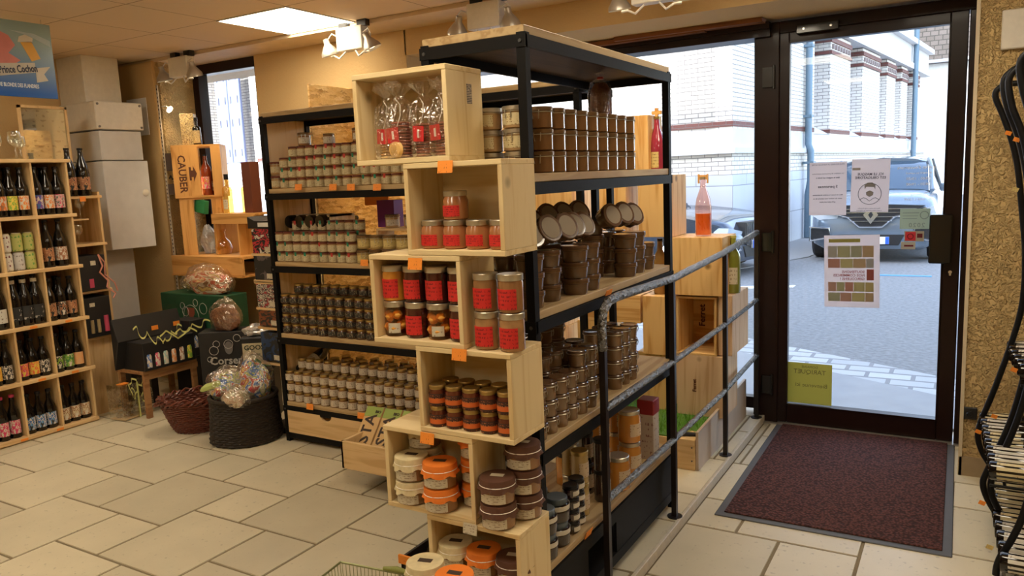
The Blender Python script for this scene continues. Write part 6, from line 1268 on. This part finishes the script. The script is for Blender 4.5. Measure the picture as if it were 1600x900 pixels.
obj('ring_mark',MB().tube([(.045+.02*math.cos(a),-.002,.02+.02*math.sin(a)) for a in [2*PI*k/20 for k in range(20)]],.002,4,closed=True),P('sticker_grey',(.25,.28,.26),.6),t); obj('fine_print',MB().box(-.06,.02,-.002,-.001,.03,.034).box(-.06,.015,-.002,-.001,.015,.018).box(-.06,.01,-.002,-.001,.0,.003),P('sticker_grey',(.25,.28,.26),.6),t)
t,w,h=sheet('red_badge_sticker','square red badge sticker with ring mark above a small tan one',-.300,-.205,1.063,1.118,translucent('tan_film',(.45,.38,.28)))
obj('red_square',MB().box(-.043,.008,-.0022,-.001,-.024,.024),P('badge_red',(.55,.02,.04),.5),t); obj('ring_mark',MB().tube([(-.018+.014*math.cos(a),-.003,.014*math.sin(a)) for a in [2*PI*k/16 for k in range(16)]],.002,4,closed=True),P('badge_dark',(.12,.0,.01),.6),t); obj('dark_mark',MB().box(.014,.04,-.0022,-.001,-.008,.015),P('badge_dark',(.12,.0,.01),.6),t)
t,w,h=sheet('tan_sticker','small tan sticker under the red badge sticker',-.315,-.245,1.02,1.06,translucent('tan_film2',(.48,.42,.33))); obj('dark_line',MB().box(-.02,.025,-.0022,-.001,-.006,.004),P('badge_dark',(.12,.0,.01),.6),t)
hl=thing('opening_hours_lettering','white mirrored opening hours lettering on the door glass','lettering',(-.24,4.703,1.40))
WI=P('white_vinyl',(.8,.82,.85),.5)
for s,sz,z in (("Horaires d'ouverture",.024,.06),('du mardi au samedi',.016,.03),('10h00 - 12h30',.020,0),('14h30 - 19h00',.020,-.03),('Dimanche',.018,-.085),('de 10h00 à 12h30',.018,-.11)): lettering(s,sz,WI,hl,(.0,-.002,z),(PI/2,0,PI),ext=.0003)

# ================================================================ MAT, SOCKET, PLATE
def matmat():
    m,nt,b=nodes('ribbed_mat'); L=nt.links; b.inputs['Roughness'].default_value=.9; b.inputs['Specular IOR Level'].default_value=.2
    tc=N(nt,'ShaderNodeTexCoord'); v=N(nt,'ShaderNodeTexVoronoi'); v.inputs['Scale'].default_value=90; L.new(tc.outputs['Object'],v.inputs[0])
    cr=N(nt,'ShaderNodeValToRGB'); e=cr.color_ramp.elements; e[0].color=(.15,.055,.045,1); e[1].color=(.035,.014,.012,1); e[1].position=.7; L.new(v.outputs['Distance'],cr.inputs[0]); L.new(cr.outputs[0],b.inputs['Base Color'])
    bp=N(nt,'ShaderNodeBump'); bp.inputs['Strength'].default_value=1; bp.inputs['Distance'].default_value=.004; bp.invert=True; L.new(v.outputs['Distance'],bp.inputs['Height']); L.new(bp.outputs[0],b.inputs['Normal']); return m
mt=thing('door_mat','large dark red-brown ribbed mat with grey rubber border inside the door','mat',(-.48,3.97,-.04),.01)
obj('rubber_border',MB().box(-.465,.465,-.705,.705,0,.006).mesh('m',.003),P('grey_rubber',(.085,.085,.09),.6),mt); obj('ribbed_pile',MB().box(-.43,.43,-.67,.67,.005,.012).mesh('m',.003),matmat(),mt)
so_=thing('door_stop','black square wall fitting low beside the door','door stop',(.036,4.22,.275)); obj('plate',MB().box(-.032,.032,-.012,0,-.03,.03).mesh('p',.004),BLACK,so_); obj('knob',MB().lathe([(.012,0),(.014,.012),(.01,.018),(0,.018)],14,M=Matrix.Translation((0,-.012,0))@Matrix.Rotation(PI/2,4,'X')),L_BLK,so_)
wp=thing('wall_plate','cream rectangular box high on the rough wall right of the door','wall box',(.20,4.22,2.055)); obj('box',MB().box(-.105,.12,-.03,0,-.085,.085).mesh('p',.004),WHITE,wp)

# ================================================================ WINE RACK (right edge)
rk=thing('wine_rack','black tubular wave wine rack at the right edge of the photo','wine rack',(.15,3.75,-.04))
TB=P('black_tube',(.006,.006,.007),.42,0,spec=.2)
TP_=[((1600,130),(1577,131),(1562,137),(1555,150),(1567,180),(1580,217),(1590,260),(1597,330),(1602,400),(1598,470),(1583,528),(1555,605),(1534,655),(1528,680),(1534,705),(1552,735)),
((1640,100),(1600,103),(1580,112),(1568,130),(1575,170),(1592,215),(1607,290),(1618,400),(1618,500),(1600,589),(1578,661),(1544,733),(1536,755),(1543,780),(1562,812)),
((1650,98),(1604,100),(1587,109),(1576,128),(1582,168),(1598,212),(1612,288),(1624,400),(1626,500),(1609,589),(1588,661),(1556,733),(1548,757),(1553,782),(1570,812)),
((1700,70),(1630,75),(1603,85),(1594,104),(1600,145),(1620,220),(1635,350),(1640,500),(1635,650),(1605,785),(1583,839),(1562,873),(1556,900),(1562,930),(1580,960))]
for pts,yy in zip(TP_,(4.02,3.62,3.57,3.2)):
    P3=[ay(u,v,yy)-Vector((.15,3.75,-.04)) for u,v in pts]; sub=[]
    for i in range(len(P3)-1):
        a=P3[max(i-1,0)];b=P3[i];c=P3[i+1];d=P3[min(i+2,len(P3)-1)]
        for q_ in range(4):
            t_=q_/4; sub.append(.5*((2*b)+(c-a)*t_+(2*a-5*b+4*c-d)*t_*t_+(3*b-a-3*c+d)*t_**3))
    sub.append(P3[-1]); obj('curved_tube',MB().tube(sub,.0125,10),TB,rk)
obj('base_tube',MB().tube([(.05,-.5,.015),(.05,.35,.015),(.5,.35,.015),(.5,-.5,.015)],.015,8,closed=True),TB,rk)
obj('rear_tube',MB().tube([(.40,.30,.02),(.36,.30,1.70)],.015,8).tube([(.40,-.45,.02),(.36,-.45,1.84)],.015,8),TB,rk)
WLAB=label_mat('old_wine_label',(.62,.52,.30),(.35,.25,.12),5,.35,4); WLW=label_mat('white_wine_label',(.62,.58,.5),(.3,.25,.2),5,.35,4)
def tier(z,ya,yb,xa,xb,n,nm,labs):
    obj('tier_tray',MB().tube([(xa+.05,ya-.04,z-.045),(xb+.05,yb+.04,z-.045)],.006,6).tube([(xa+.22,ya-.04,z-.045),(xb+.22,yb+.04,z-.045)],.006,6).tube([(xa+.0,ya-.045,z-.045),(xa+.30,ya-.045,z-.045)],.006,6).tube([(xb+.0,yb+.045,z-.045),(xb+.30,yb+.045,z-.045)],.006,6),TB,rk,(-.15,-3.75,.04))
    for k in range(n):
        f=k/(n-1); y=ya+(yb-ya)*f; x=xa+(xb-xa)*f
        bottle('wine','wine_bottle','wine bottle lying on %s of black rack, %s from the near end'%(nm,ORD[k]),'bottle',(x,y,z),0,'wine bottles on the black rack',DGLOSS,L_BLK,labs[k%len(labs)],rot=(0,PI/2-.05,-.12),laba=2.9,lz=(.025,.135))
tier(.30,3.38,4.04,.105,.078,8,'the middle tier',[WLAB,WLW,WLW,WLAB])
tier(.035,3.16,3.93,.145,.12,9,'the lowest tier',[WLW,WLW,WLW,WLW,WLAB,WLAB,WLAB,WLAB,WLAB])
tier(.64,3.62,4.05,.20,.17,6,'the upper tier',[WLW])
for k,(u,v,y) in enumerate([(1577,205,3.75),(1590,215,3.6),(1588,293,3.6),(1586,575,3.4),(1530,672,3.6),(1555,648,3.6),(1536,783,3.2),(1548,852,3.0)]):
    p=ay(u,v,y); pale=k in (2,7)
    tag(obj('price_tag',cm(('rt',pale),lambda m:m.box(-.011,.011,-.0008,.0008,-.016,0)),LB_YEL if pale else ORANGE,None,p,(.1,.35,.2)),'%s price tag on the black wine rack, %s from the top'%('pale yellow' if pale else 'orange',ORD[k]),'price tag','price tags on the wine rack')
